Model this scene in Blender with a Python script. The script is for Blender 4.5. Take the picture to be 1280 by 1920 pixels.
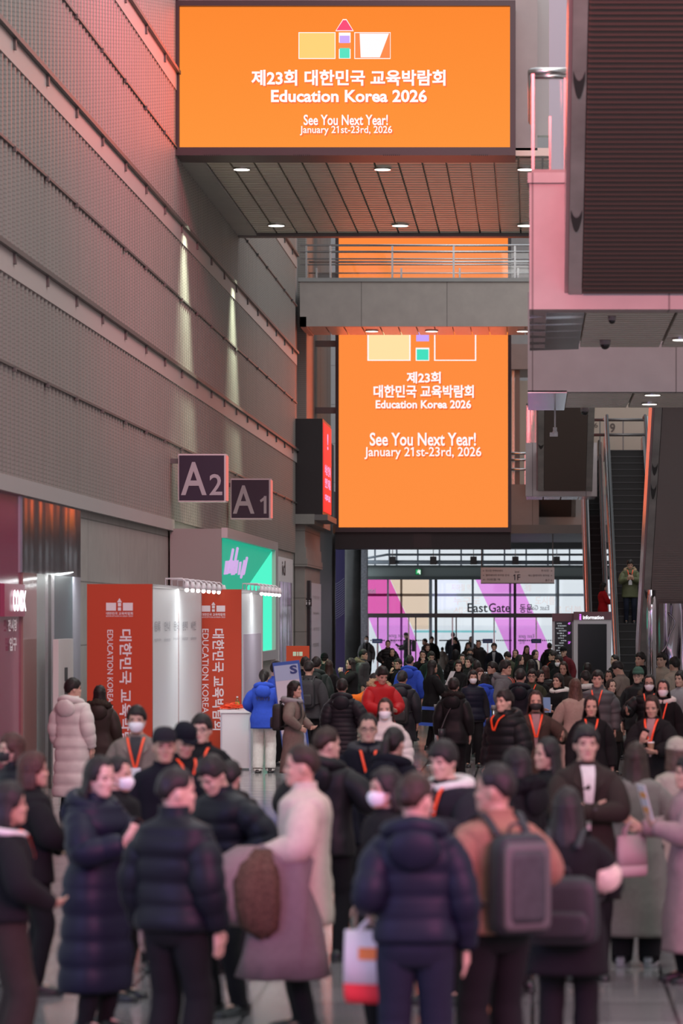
import bpy, math, random
import numpy as np
from mathutils import Vector, Matrix, noise
for o in list(bpy.data.objects): bpy.data.objects.remove(o)
random.seed(4)
C = bpy.context.scene.collection
SC = bpy.context.scene
R = math.radians
F, PX, PY, EYE = 6000.0, 998.0, 1156.0, 2.5      # focal length and principal point in pixels, eye height in metres

# ---------------------------------------------------------------- camera, sky, exposure, large lights
cam = bpy.data.cameras.new('camera'); co = bpy.data.objects.new('camera', cam); C.objects.link(co)
co.location = (0, 0, EYE); co.rotation_euler = (R(90), 0, 0)
cam.sensor_fit = 'VERTICAL'; cam.sensor_height = 36; cam.sensor_width = 24
cam.lens = F/1920*36; cam.shift_x = (640-PX)/1920; cam.shift_y = (PY-960)/1920
cam.clip_start = .1; cam.clip_end = 2000
cam.dof.use_dof = True; cam.dof.focus_distance = 66; cam.dof.aperture_fstop = 2.4
SC.camera = co
SC.view_settings.view_transform = 'Standard'; SC.view_settings.look = 'None'
SC.view_settings.exposure = 0.0; SC.view_settings.gamma = 1; SC.view_settings.use_curve_mapping = False
w = bpy.data.worlds.new('sky'); SC.world = w; w.use_nodes = True
w.node_tree.nodes['Background'].inputs[0].default_value = (.80, .87, .93, 1)
w.node_tree.nodes['Background'].inputs[1].default_value = 1.0
def area(name, loc, aim, sx, sy, power, col):
    l = bpy.data.lights.new(name, 'AREA'); l.shape = 'RECTANGLE'; l.size = sx; l.size_y = sy; l.energy = power; l.color = col
    o = bpy.data.objects.new(name, l); C.objects.link(o); o.location = loc
    o.rotation_euler = (Vector(aim)-Vector(loc)).to_track_quat('-Z', 'Y').to_euler(); o['kind'] = 'structure'; return o
area('media_wall_light', (5.5, 7, 6.0), (-2.0, 18, 1.3), 7, 4, 330, (1, .22, .55)).data.spread = R(75)
area('media_wall_light', (-8.0, 9, 4.5), (-1.5, 18, 1.3), 5, 3, 110, (.35, .25, 1)).data.spread = R(90)
area('media_wall_light', (-1.5, 25, 12.5), (2.5, 38, 6.5), 3, 4, 420, (1, .20, .24)).data.spread = R(85)
area('wall_pink_fill', (4.5, 44, 18), (-7.2, 57, 14.5), 8, 3, 620, (1, .14, .22)).data.spread = R(70)  # unseen pink wash added to tint the upper left wall
area('hall_fill_light', (3.5, 50, 20), (3.5, 50, 0), 10, 90, 5400, (1, .965, .90))  # overhead fill added to raise the ambient level of the hall
area('screen_light', (-3.7, 64.1, 13.3), (-3.7, 40, 13.3), 6.6, 2.8, 190, (1, .10, .08))
area('screen_light', (-3.6, 104.9, 9.0), (-3.6, 80, 9.0), 5.4, 6.4, 190, (1, .10, .06))
def spot(loc, aim, power, ang, col, rad=.05, blend=.5):
    l = bpy.data.lights.new('spot_light', 'SPOT'); l.energy = power; l.spot_size = R(ang); l.spot_blend = blend; l.color = col; l.shadow_soft_size = rad
    o = bpy.data.objects.new('spot_light', l); C.objects.link(o); o.location = loc
    o.rotation_euler = (Vector(aim)-Vector(loc)).to_track_quat('-Z', 'Y').to_euler(); o['kind'] = 'structure'; return o

# ---------------------------------------------------------------- helpers
def W(px, py, s): return Vector(((px-PX)/s, F/s, EYE+(PY-py)/s))
def X(px, s): return (px-PX)/s
def Z(py, s): return EYE+(PY-py)/s
MC = {}
def srgb(r, g, b):
    f = lambda c: (c/255/12.92) if c <= 10 else ((c/255+.055)/1.055)**2.4
    return (f(r), f(g), f(b))
def mat(name, col, rough=.6, metal=0, kind=None, scale=8, amt=.25, emit=0, bump=0, spec=.5):
    key = (name, tuple(round(c, 3) for c in col), rough, metal, kind, emit)
    if key in MC: return MC[key]
    m = bpy.data.materials.new(name); m.use_nodes = True; MC[key] = m
    nt = m.node_tree; b = nt.nodes['Principled BSDF']
    b.inputs['Base Color'].default_value = (*col, 1); b.inputs['Roughness'].default_value = rough; b.inputs['Metallic'].default_value = metal
    b.inputs['Specular IOR Level'].default_value = spec
    if emit:
        b.inputs['Emission Color'].default_value = (*col, 1); b.inputs['Emission Strength'].default_value = emit
        b.inputs['Base Color'].default_value = (.02, .02, .02, 1); return m
    if kind:
        N = nt.nodes.new; L = nt.links.new
        tc = N('ShaderNodeTexCoord'); n = N('ShaderNodeTexNoise'); n.inputs['Scale'].default_value = scale; n.inputs['Detail'].default_value = 4
        if kind == 'hair':
            mp = N('ShaderNodeMapping'); mp.inputs['Scale'].default_value = (130, 130, 14); L(tc.outputs['Object'], mp.inputs[0]); L(mp.outputs[0], n.inputs['Vector'])
        else: L(tc.outputs['Object'], n.inputs['Vector'])
        r = N('ShaderNodeValToRGB'); r.color_ramp.elements[0].position = .3; r.color_ramp.elements[1].position = .7
        r.color_ramp.elements[0].color = (*[c*(1-amt) for c in col], 1); r.color_ramp.elements[1].color = (*[min(1, c*(1+amt)) for c in col], 1)
        L(n.outputs[0], r.inputs[0]); L(r.outputs[0], b.inputs['Base Color'])
        if bump:
            bp = N('ShaderNodeBump'); bp.inputs['Strength'].default_value = bump; bp.inputs['Distance'].default_value = .01
            n2 = N('ShaderNodeTexNoise'); n2.inputs['Scale'].default_value = scale*6; L(tc.outputs['Object'], n2.inputs['Vector'])
            L(n2.outputs[0], bp.inputs['Height']); L(bp.outputs[0], b.inputs['Normal'])
    return m
def emis(name, rgb, k=1.0): return mat(name, srgb(*rgb), emit=k)
def mesh(name, V, Fc, m, parent=None, smooth=False, mi=None):
    me = bpy.data.meshes.new(name); me.from_pydata([tuple(v) for v in V], [], Fc)
    for mm in (m if isinstance(m, (list, tuple)) else [m]): me.materials.append(mm)
    if mi: me.polygons.foreach_set('material_index', mi)
    if smooth: me.polygons.foreach_set('use_smooth', [True]*len(me.polygons))
    me.update()
    o = bpy.data.objects.new(name, me); C.objects.link(o)
    if parent is not None: o.parent = parent
    return o
def tag(o, label=None, cat=None, group=None, kind=None):
    if label: o['label'] = label
    if cat: o['category'] = cat
    if group: o['group'] = group
    if kind: o['kind'] = kind
    return o
def empty(name, loc=(0, 0, 0), label=None, cat=None, group=None):
    o = bpy.data.objects.new(name, None); C.objects.link(o); o.location = loc; o.empty_display_size = .2
    return tag(o, label, cat, group)
class G:
    """collects lofts, tubes and boxes for one mesh"""
    def __init__(s): s.v = []; s.f = []; s.mi = []; s.cur = 0
    def face(s, *a): s.f.append(a); s.mi.append(s.cur)
    def rings(s, rr, cap=True):
        n = len(rr[0]); b = len(s.v)
        for r in rr: s.v += list(r)
        for i in range(len(rr)-1):
            for j in range(n):
                k = (j+1) % n; s.face(b+i*n+j, b+i*n+k, b+(i+1)*n+k, b+(i+1)*n+j)
        if cap:
            s.face(*[b+j for j in range(n-1, -1, -1)]); e = b+(len(rr)-1)*n; s.face(*[e+j for j in range(n)])
    def tube(s, pts, rad, n=10, flat=1.0, up=None, cap=True):
        pts = [Vector(p) for p in pts]; rr = []; u = None
        for i, p in enumerate(pts):
            t = (pts[min(i+1, len(pts)-1)]-pts[max(i-1, 0)]).normalized()
            if u is None:
                u = Vector(up) if up else (Vector((1, 0, 0)) if abs(t.x) < .8 else Vector((0, 1, 0)))
            u = (u-t*u.dot(t)).normalized(); v = t.cross(u)
            r = rad[i] if isinstance(rad, (list, tuple)) else rad
            rr.append([p+u*(r*math.cos(a))+v*(r*flat*math.sin(a)) for a in [2*math.pi*j/n for j in range(n)]])
        s.rings(rr, cap)
    def ball(s, c, r, n=12, m=8, rot=None):
        c = Vector(c); r = r if hasattr(r, '__len__') else (r, r, r); rr = []
        for i in range(m+1):
            el = -math.pi/2+math.pi*(i+.02)/(m+.04)
            ring = []
            for j in range(n):
                a = 2*math.pi*j/n; p = Vector((r[0]*math.cos(el)*math.cos(a), r[1]*math.cos(el)*math.sin(a), r[2]*math.sin(el)))
                ring.append(c+(rot @ p if rot else p))
            rr.append(ring)
        s.rings(rr)
    def box(s, x0, x1, y0, y1, z0, z1, T=None):
        b = len(s.v); P = [Vector((x, y, z)) for z in (z0, z1) for y in (y0, y1) for x in (x0, x1)]
        s.v += [T @ p for p in P] if T else P
        for q in ((0, 2, 3, 1), (4, 5, 7, 6), (0, 1, 5, 4), (2, 6, 7, 3), (0, 4, 6, 2), (1, 3, 7, 5)): s.face(*[b+i for i in q])
    def quad(s, a, b, c, d):
        k = len(s.v); s.v += [Vector(p) for p in (a, b, c, d)]; s.face(k, k+1, k+2, k+3)
    def build(s, name, m, parent=None, smooth=False): return mesh(name, s.v, s.f, m, parent, smooth, s.mi if isinstance(m, (list, tuple)) else None)
def box(name, x0, x1, y0, y1, z0, z1, m, parent=None, bevel=0):
    g = G(); g.box(x0, x1, y0, y1, z0, z1); o = g.build(name, m, parent)
    if bevel:
        md = o.modifiers.new('edge', 'BEVEL'); md.width = bevel; md.segments = 2
    return o
def struct(name, x0, x1, y0, y1, z0, z1, m, parent=None):
    o = box(name, x0, x1, y0, y1, z0, z1, m, parent)
    if parent is None: o['kind'] = 'structure'
    return o
TC = {}
def txt(name, body, c, u, v, wd, ht, m, parent=None, bold=0.0, fit=True):
    """flat lettering in the plane (u, v), centred on c, wd x ht metres"""
    key = (body, bold)
    if key not in TC:
        cu = bpy.data.curves.new('t', 'FONT'); cu.body = body; cu.resolution_u = 3; cu.offset = bold; cu.space_line = .95
        ob = bpy.data.objects.new('t', cu); C.objects.link(ob)
        dg = bpy.context.evaluated_depsgraph_get(); dg.update(); me = bpy.data.meshes.new_from_object(ob.evaluated_get(dg))
        V, Fs = [tuple(q.co) for q in me.vertices], [tuple(p.vertices) for p in me.polygons]
        for i, ch in enumerate(body):                            # give the bare stroke of the digit one its flag
            if ch != '1': continue
            def span(t):
                cu.body = t; dg.update(); m3 = bpy.data.meshes.new_from_object(ob.evaluated_get(dg)); a = [(q.co.x, q.co.y) for q in m3.vertices]; return min(a)[0], max(a)[0], max(q[1] for q in a)
            x0, x1, yt = span('1'); xe = span(body[:i+1])[1]; xl = xe-(x1-x0); k = len(V)
            V += [(xl+.03, yt, 0), (xl+.03, yt-.15, 0), (xl-.13, yt-.22, 0), (xl-.13, yt-.11, 0)]; Fs.append((k, k+1, k+2, k+3))
        TC[key] = (V, Fs)
        bpy.data.objects.remove(ob); bpy.data.curves.remove(cu)
    vs, fs = TC[key]; a = np.array(vs); lo = a.min(0); hi = a.max(0); cc = (lo+hi)/2; sz = hi-lo
    kx = wd/sz[0]; ky = (ht/sz[1]) if ht else kx
    u = Vector(u); v = Vector(v); c = Vector(c)
    return mesh(name, [c+u*((p[0]-cc[0])*kx)+v*((p[1]-cc[1])*ky) for p in vs], fs, m, parent)
UX, UY, UZ = (1, 0, 0), (0, 1, 0), (0, 0, 1)
def ftxt(name, body, px0, px1, py0, py1, s, m, parent, bold=0, dy=0.0):
    p = W((px0+px1)/2, (py0+py1)/2, s); p.y -= dy
    return txt(name, body, p, UX, UZ, (px1-px0)/s, (py1-py0)/s, m, parent, bold)
def frect(g, px0, px1, py0, py1, s, y, t=.004):
    g.box(X(px0, s), X(px1, s), y-t, y, Z(py1, s), Z(py0, s))
# ---------------------------------------------------------------- setting materials
XW = -7.2
def wall_mat():
    m = bpy.data.materials.new('perforated_metal'); m.use_nodes = True; nt = m.node_tree; b = nt.nodes['Principled BSDF']
    N = nt.nodes.new; L = nt.links.new
    tc = N('ShaderNodeTexCoord'); sp = N('ShaderNodeSeparateXYZ'); L(tc.outputs['Object'], sp.inputs[0])
    def M(op, a, b_=None):
        n = N('ShaderNodeMath'); n.operation = op
        for i, q in enumerate((a, b_)):
            if q is None: continue
            if isinstance(q, (int, float)): n.inputs[i].default_value = q
            else: L(q, n.inputs[i])
        return n.outputs[0]
    fz = M('FRACT', M('MULTIPLY', sp.outputs[2], 1/.062)); fy = M('FRACT', M('MULTIPLY', sp.outputs[1], 1/.36))
    hole = M('MULTIPLY', M('LESS_THAN', fz, .34), M('GREATER_THAN', fy, .30))
    pan = M('LESS_THAN', M('FRACT', M('MULTIPLY', sp.outputs[1], 1/3.6)), .012)
    n = N('ShaderNodeTexNoise'); n.inputs['Scale'].default_value = .5; L(tc.outputs['Object'], n.inputs['Vector'])
    r = N('ShaderNodeValToRGB'); r.color_ramp.elements[0].color = (.26, .238, .218, 1); r.color_ramp.elements[1].color = (.30, .276, .255, 1); L(n.outputs[0], r.inputs[0])
    mx = N('ShaderNodeMix'); mx.data_type = 'RGBA'; L(M('MAXIMUM', hole, pan), mx.inputs[0]); L(r.outputs[0], mx.inputs[6]); mx.inputs[7].default_value = (.205, .187, .172, 1)
    L(mx.outputs[2], b.inputs['Base Color']); b.inputs['Roughness'].default_value = .42; b.inputs['Metallic'].default_value = .25
    return m
def floor_mat():
    m = bpy.data.materials.new('polished_tile'); m.use_nodes = True; nt = m.node_tree; b = nt.nodes['Principled BSDF']
    N = nt.nodes.new; L = nt.links.new
    tc = N('ShaderNodeTexCoord'); br = N('ShaderNodeTexBrick'); br.offset = 0; br.inputs['Scale'].default_value = 1
    br.inputs['Brick Width'].default_value = .9; br.inputs['Row Height'].default_value = .9; br.inputs['Mortar Size'].default_value = .014
    br.inputs['Color1'].default_value = (.16, .15, .15, 1); br.inputs['Color2'].default_value = (.23, .22, .215, 1); br.inputs['Mortar'].default_value = (.025, .025, .025, 1)
    L(tc.outputs['Object'], br.inputs['Vector']); L(br.outputs[0], b.inputs['Base Color'])
    n = N('ShaderNodeTexNoise'); n.inputs['Scale'].default_value = 3; L(tc.outputs['Object'], n.inputs['Vector'])
    r = N('ShaderNodeMapRange'); r.inputs[3].default_value = .08; r.inputs[4].default_value = .2; L(n.outputs[0], r.inputs[0]); L(r.outputs[0], b.inputs['Roughness'])
    return m
def seam_mat(name, col, sx, sz, rough=.5, axis=(0, 2), metal=0.0, dark=.45):
    """flat cladding with thin joints every sx by sz metres"""
    m = bpy.data.materials.new(name); m.use_nodes = True; nt = m.node_tree; b = nt.nodes['Principled BSDF']; N = nt.nodes.new; L = nt.links.new
    tc = N('ShaderNodeTexCoord'); sp = N('ShaderNodeSeparateXYZ'); cb = N('ShaderNodeCombineXYZ'); L(tc.outputs['Object'], sp.inputs[0])
    L(sp.outputs[axis[0]], cb.inputs[0]); L(sp.outputs[axis[1]], cb.inputs[1])
    br = N('ShaderNodeTexBrick'); br.offset = 0; br.inputs['Scale'].default_value = 1; br.inputs['Brick Width'].default_value = sx; br.inputs['Row Height'].default_value = sz
    br.inputs['Mortar Size'].default_value = .012; br.inputs['Mortar Smooth'].default_value = 0
    br.inputs['Color1'].default_value = (*col, 1); br.inputs['Color2'].default_value = (*[c*.94 for c in col], 1); br.inputs['Mortar'].default_value = (*[c*dark for c in col], 1)
    L(cb.outputs[0], br.inputs['Vector'])
    n = N('ShaderNodeTexNoise'); n.inputs['Scale'].default_value = 3; n.inputs['Detail'].default_value = 6; L(tc.outputs['Object'], n.inputs['Vector'])
    r = N('ShaderNodeMapRange'); r.inputs[3].default_value = .85; r.inputs[4].default_value = 1.12; L(n.outputs[0], r.inputs[0])
    mx = N('ShaderNodeMix'); mx.data_type = 'RGBA'; mx.blend_type = 'MULTIPLY'; mx.inputs[0].default_value = 1; L(br.outputs[0], mx.inputs[6]); L(r.outputs[0], mx.inputs[7])
    L(mx.outputs[2], b.inputs['Base Color']); b.inputs['Roughness'].default_value = rough; b.inputs['Metallic'].default_value = metal
    return m
def wavy_chrome():
    m = bpy.data.materials.new('wavy_chrome'); m.use_nodes = True; nt = m.node_tree; b = nt.nodes['Principled BSDF']; N = nt.nodes.new; L = nt.links.new
    b.inputs['Base Color'].default_value = (.30, .275, .30, 1); b.inputs['Metallic'].default_value = 1; b.inputs['Roughness'].default_value = .16
    tc = N('ShaderNodeTexCoord'); mp = N('ShaderNodeMapping'); mp.inputs['Scale'].default_value = (1, 1, .35); L(tc.outputs['Object'], mp.inputs[0]); n = N('ShaderNodeTexNoise'); n.inputs['Scale'].default_value = .9; n.inputs['Detail'].default_value = 1; L(mp.outputs[0], n.inputs['Vector'])
    bp = N('ShaderNodeBump'); bp.inputs['Distance'].default_value = .25; bp.inputs['Strength'].default_value = .22; L(n.outputs[0], bp.inputs['Height']); L(bp.outputs[0], b.inputs['Normal'])
    return m
def glass(name='clear_glass', tint=(1, 1, 1), refl=1.0):
    k = ('glass', name)
    if k in MC: return MC[k]
    m = bpy.data.materials.new(name); m.use_nodes = True; nt = m.node_tree; nt.nodes.clear(); N = nt.nodes.new; L = nt.links.new
    o = N('ShaderNodeOutputMaterial'); t = N('ShaderNodeBsdfTransparent'); t.inputs[0].default_value = (*tint, 1)
    g = N('ShaderNodeBsdfGlossy'); g.inputs['Roughness'].default_value = .02; fr = N('ShaderNodeFresnel'); fr.inputs[0].default_value = 1.45
    mu = N('ShaderNodeMath'); mu.operation = 'MULTIPLY'; mu.inputs[1].default_value = refl; L(fr.outputs[0], mu.inputs[0])
    mx = N('ShaderNodeMixShader'); L(mu.outputs[0], mx.inputs[0]); L(t.outputs[0], mx.inputs[1]); L(g.outputs[0], mx.inputs[2]); L(mx.outputs[0], o.inputs[0])
    MC[k] = m; return m
MWALL = wall_mat(); MFLOOR = floor_mat(); CHROME = wavy_chrome(); GL = glass()
STEEL = mat('brushed_steel', (.62, .6, .6), .25, 1); DSTEEL = mat('dark_steel', (.16, .15, .15), .4, .8)
FASC = seam_mat('pale_panel', (.42, .36, .335), 2.65, 40, .5)
FASC2 = seam_mat('pale_panel_wide', (.27, .25, .258), 2.3, 40, .45)
STONE = seam_mat('stone_cladding', (.30, .285, .265), 4.0, 1.02, .7, (1, 2)); STONEX = seam_mat('stone_cladding_front', (.30, .285, .265), 4.0, 1.02, .7)
BLACKM = mat('black_metal', (.018, .016, .018), .45); DARKRED = mat('screen_bezel', (.05, .035, .04), .35)
DKWALL = mat('dark_column', (.055, .054, .054), .35, kind='n', scale=2)
WHITE = mat('white_panel', (.72, .72, .74), .45); ORANGEP = mat('orange_print', srgb(192, 66, 32), .6); WPRINT = mat('white_print', (.80, .78, .80), .5)
GREYP = mat('grey_paint', (.33, .315, .31), .55, kind='n', scale=2, amt=.06)
def soffit(name, x0, x1, y0, y1, z, m, parent=None, pan=1.25, rib=.16, th=.25, amp=.02):
    """ribbed metal ceiling: ribs run across, recessed joints every pan metres run into the depth"""
    g = G(); nx = max(1, round((x1-x0)/pan)); ny = max(2, round((y1-y0)/rib)); dx = (x1-x0)/nx
    for i in range(nx):
        a, b = x0+i*dx+.02, x0+(i+1)*dx-.02; k = len(g.v)
        for j in range(ny):
            for q, h in ((0, 0), (.62, 0), (.64, 1), (.98, 1)):
                y = y0+(j+q)*(y1-y0)/ny
                g.v += [Vector((a, y, z+amp*1.6*h)), Vector((b, y, z+amp*1.6*h))]
        n = (len(g.v)-k)//2
        for j in range(n-1): g.face(k+2*j, k+2*j+2, k+2*j+3, k+2*j+1)
    g.box(x0, x1, y0, y1, z+.09, z+th)
    return g.build(name, m, parent, False)
SOFF = mat('ribbed_soffit_metal', (.58, .545, .47), .34, .25)
def downlight(x, y, z, r, label):
    o = empty('ceiling_light', (x, y, z), label, 'ceiling light', 'ceiling downlights')
    g = G(); g.tube([(0, 0, .03), (0, 0, -.012)], [r*1.12, r*1.12], 24); g.build('trim_ring', STEEL, o, False)
    g = G(); g.tube([(0, 0, .0), (0, 0, -.016)], [r, r], 24); g.build('diffuser', emis('lamp_white', (255, 250, 240), 2.5), o)
    return o

# ---------------------------------------------------------------- floor and walls
g = G(); g.quad((-14, -4, 0), (14, -4, 0), (14, 131, 0), (-14, 131, 0)); tag(g.build('floor', MFLOOR), kind='structure')
g = G(); g.quad((-200, 131, -.02), (200, 131, -.02), (200, 900, -.02), (-200, 900, -.02)); tag(g.build('ground_outside', mat('pale_paving', (.88, .9, .92), .8)), kind='structure')
# corrugated perforated wall on the left, as upright ribs
def ribbed_wall(y0, y1, z0, z1):
    n = int((y1-y0)/.36); V = []; Fc = []
    prof = ((0, .0), (.06, .035), (.2, .05), (.34, .05), (.48, .035), (.56, 0))
    k = 0
    for i in range(n):
        for t, d in prof:
            y = y0+(i+t)*.36
            V += [(XW+d, y, z0), (XW+d, y, z1)]
    for j in range(len(V)//2-1): Fc.append((2*j, 2*j+1, 2*j+3, 2*j+2))
    V2 = [(XW-.3, y0, z0), (XW-.3, y1, z0), (XW-.3, y1, z1), (XW-.3, y0, z1), (XW, y0, z0), (XW, y1, z0), (XW, y1, z1), (XW, y0, z1)]
    b = len(V); V += V2; Fc += [(b, b+3, b+2, b+1), (b, b+1, b+5, b+4), (b+3, b+7, b+6, b+2), (b, b+4, b+7, b+3), (b+1, b+2, b+6, b+5)]
    return tag(mesh('wall_left', V, Fc, MWALL), kind='structure')
ribbed_wall(28, 97, 4.42, 20)
struct('wall_left', XW-.35, XW-.3, 28, 116, 0, 20, GREYP)
ribbed_wall(101.5, 114, 8.7, 20)
struct('wall_left', XW-.3, XW-.25, 97, 101.5, 8.4, 20, GREYP)
# horizontal rails of the wall: a lit ledge with a smooth strip under it, and thin joints
LEDGE = mat('pale_ledge', (.40, .35, .335), .5); RAILM = mat('rail_metal', (.14, .13, .125), .5, .5)
for i, (z, lit) in enumerate(((5.92, 0), (7.5, 1), (8.95, 0), (10.45, 1), (11.9, 0), (13.4, 1), (14.9, 0), (16.4, 1))):
    g = G(); g.box(XW, XW+(.13 if lit else .075), 28, 97, z, z+(.07 if lit else .04))
    for k in range(23):
        y = 29+k*3.0
        g.box(XW+.05, XW+.10, y, y+.09, z-(.15 if lit else .05), z+.02)
    tag(g.build('trim_%d' % (i+1), RAILM), kind='structure')
    if lit:
        g = G(); g.box(XW, XW+.062, 28, 97, z-.34, z); tag(g.build('trim_%d' % (i+11), LEDGE), kind='structure')
# lower left wall: pale sill, shop front, stone
struct('trim_21', XW, XW+.09, 28, 63.6, 4.2, 4.42, mat('pale_sill', (.36, .34, .335), .5))
struct('wall_left', XW-.3, XW-.02, 50.8, 97, 0, 4.42, STONE)
struct('wall_left', XW-.3, XW-.04, 28, 50.8, 0, 4.25, mat('shop_back_wall', (.05, .055, .06), .5))
pk = glass('pink_glass', (.5, .12, .2), 1.2)
struct('wall_left', XW-.02, XW+.0, 28, 45.05, 0, 4.2, mat('magenta_gloss_panel', (.30, .05, .11), .12))
o = tag(box('chrome_fascia', XW-.02, XW+.03, 45.0, 50.8, 3.12, 4.2, CHROME), 'wavy mirrored chrome fascia above the shop entrance on left wall', 'fascia')
# reflective strips of the shop entrance
o = empty('glass_door', (XW, 45, 0), 'glass shop entrance with upright chrome edges under the mirrored fascia', 'door')
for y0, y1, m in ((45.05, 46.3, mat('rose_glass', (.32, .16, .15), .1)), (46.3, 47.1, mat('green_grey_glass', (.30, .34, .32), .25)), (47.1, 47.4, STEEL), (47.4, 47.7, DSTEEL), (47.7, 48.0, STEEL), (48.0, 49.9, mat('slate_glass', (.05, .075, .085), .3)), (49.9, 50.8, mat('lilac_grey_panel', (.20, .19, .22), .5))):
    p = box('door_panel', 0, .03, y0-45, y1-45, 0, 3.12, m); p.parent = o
o = tag(box('info_panel', XW+.25, XW+.33, 46.4, 47.9, 0, 2.17, mat('cream_panel', (.62, .60, .58), .4)), 'tall narrow cream notice panel standing before the shop entrance', 'panel')
for k, (a, b_) in enumerate(((1.1, 1.5), (1.55, 1.75))):
    box('print', XW+.33, XW+.334, 47.0, 47.3, a, b_, BLACKM, o)
# coex letters (lit) and small lines below
o = tag(box('wall_sign', XW+.0, XW+.06, 43.3, 45.03, 2.50, 2.95, mat('magenta_board', (.32, .05, .11), .3)), 'lit white sign with the letters coex on magenta shop wall', 'sign')
txt('lettering', 'coex', (XW+.085, 44.42, 2.72), UY, UZ, 1.15, .30, emis('sign_white', (250, 250, 255), 1.6), o, .03)
txt('lettering', '전시장', (XW+.03, 44.15, 2.38), UY, UZ, .75, .17, WPRINT, o, .03); txt('lettering', '입구', (XW+.03, 44.2, 2.12), UY, UZ, .6, .19, WPRINT, o, .03)

# end wall, gallery levels and dark columns around the gate
ENDW = seam_mat('end_wall_panel', (.34, .32, .32), 2.4, 1.6, .5)
struct('wall_right', 13, 13.3, 26, 131.3, 0, 20, seam_mat('right_wall_panel', (.55, .52, .51), 2.4, 1.6, .5, (1, 2)))
struct('wall_end', -12, 13, 131.3, 132, 5.75, 24, ENDW)
struct('wall_end', -12, -7.0, 131.3, 132, 0, 5.75, ENDW); struct('wall_end', 3.4, 13, 131.3, 132, 0, 5.75, ENDW)
for i, (a, b_, s) in enumerate(((598, 629, 52), (646, 677, 47.6))):
    g = G(); r = (b_-a)/s/2; c = W((a+b_)/2, 0, s); g.tube([(c.x, c.y, 0), (c.x, c.y, 6.2 if i else 7)], [r, r], 28); tag(g.build('column', DKWALL, None, True), kind='structure')
o = tag(box('banner_panel', X(627, 50.5), X(647, 50.5), 118.5, 118.6, 0, 5.4, mat('violet_print', (.045, .035, .14), .4)), 'tall dark violet panel between the two round columns', 'panel')
g = G()
for k in range(16):
    z = 2.4+k*.085; pts = [(X(628+t*18/8, 50.5), 118.49, z-.25*math.sin(t/8*1.2)+t*.06) for t in range(9)]
    g.tube(pts, .008, 4)
g.build('print', mat('pale_line', (.35, .35, .5), .5), o)
struct('column', X(676, 47), X(688, 47), 127.5, 128.3, 0, 5.2, mat('pale_granite', (.45, .45, .5), .6, kind='n', scale=14, amt=.3))
# stone pier with a moulded band, red lit on its right side
o = tag(box('pier', XW, -6.9, 97.0, 104, 0, 5.5, STONEX), kind='structure'); 
g = G(); g.box(XW, -6.82, 96.9, 104.1, 4.02, 4.25); g.box(XW, -6.86, 96.95, 104, 4.25, 4.6); g.box(XW, -6.6, 96.8, 104.5, 5.3, 5.6); tag(g.build('trim_31', STONEX), kind='structure')
struct('wall_left', XW-.3, XW, 104, 116, 0, 8.7, mat('dark_wall', (.07, .065, .065), .5))

# ---------------------------------------------------------------- bridge with the big screen
S1, S2 = 93.2, 76.8; Y1, Y2 = F/S1, F/S2
BR = .1
zs = Z(293, S1)
br = tag(empty('bridge', (0, 0, 0), None), kind='structure')
box('deck', XW, BR, Y1+.9, Y2, zs+.25, zs+3.6, GREYP, br)
soffit('soffit', XW+.5, BR+.6, Y1+.9, Y2-.3, zs+.05, SOFF, br, .49, .38, .25, .05)
g = G(); g.box(XW, BR+.6, Y2-.35, Y2, zs-.02, zs+.5); g.build('edge_beam', DSTEEL, br)
for k in range(2):
    box('side_panel', XW, XW+.5, Y1+.9, Y2-.3, zs-.0, zs+.06, GREYP, br) if k == 0 else None
def screen(name, label, px0, px1, py0, py1, s, rim, depth, col0, col1):
    o = empty(name, (0, 0, 0), label, 'screen'); y = F/s
    x0, x1, z0, z1 = X(px0, s), X(px1, s), Z(py1, s), Z(py0, s); r = rim/s
    g = G()
    g.box(x0, x0+r, y-.14, y+depth, z0, z1); g.box(x1-r, x1, y-.14, y+depth, z0, z1); g.box(x0+r, x1-r, y-.14, y+depth, z0, z0+r*1.5); g.box(x0+r, x1-r, y-.14, y+depth, z1-r, z1)
    g.build('frame', DARKRED, o)
    m = bpy.data.materials.new('lit_orange_screen'); m.use_nodes = True; nt = m.node_tree; nt.nodes.clear(); N = nt.nodes.new; L = nt.links.new
    out = N('ShaderNodeOutputMaterial'); e = N('ShaderNodeEmission'); L(e.outputs[0], out.inputs[0])
    tc = N('ShaderNodeTexCoord'); sp = N('ShaderNodeSeparateXYZ'); L(tc.outputs['Generated'], sp.inputs[0])
    rp = N('ShaderNodeValToRGB'); rp.color_ramp.elements[0].color = (*srgb(*col0), 1); rp.color_ramp.elements[1].color = (*srgb(*col1), 1); L(sp.outputs[2], rp.inputs[0]); L(rp.outputs[0], e.inputs[0])
    box('display', x0+r, x1-r, y, y+.1, z0+r*1.5, z1-r, m, o)
    return o, y
LW = emis('lit_white', (255, 250, 250)); LY = emis('lit_yellow', (255, 208, 112)); LP = emis('lit_pink', (246, 60, 110)); LV = emis('lit_violet', (200, 165, 255)); LT = emis('lit_teal', (60, 224, 190)); LO = emis('lit_orange', (255, 133, 55)); LSH = emis('lit_deep_orange', (246, 106, 40))
o, y = screen('led_screen', 'wide orange LED screen hung on the upper bridge', 327, 966, 3, 293, S1, 10, .9, (255, 150, 62), (255, 138, 52))
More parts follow.
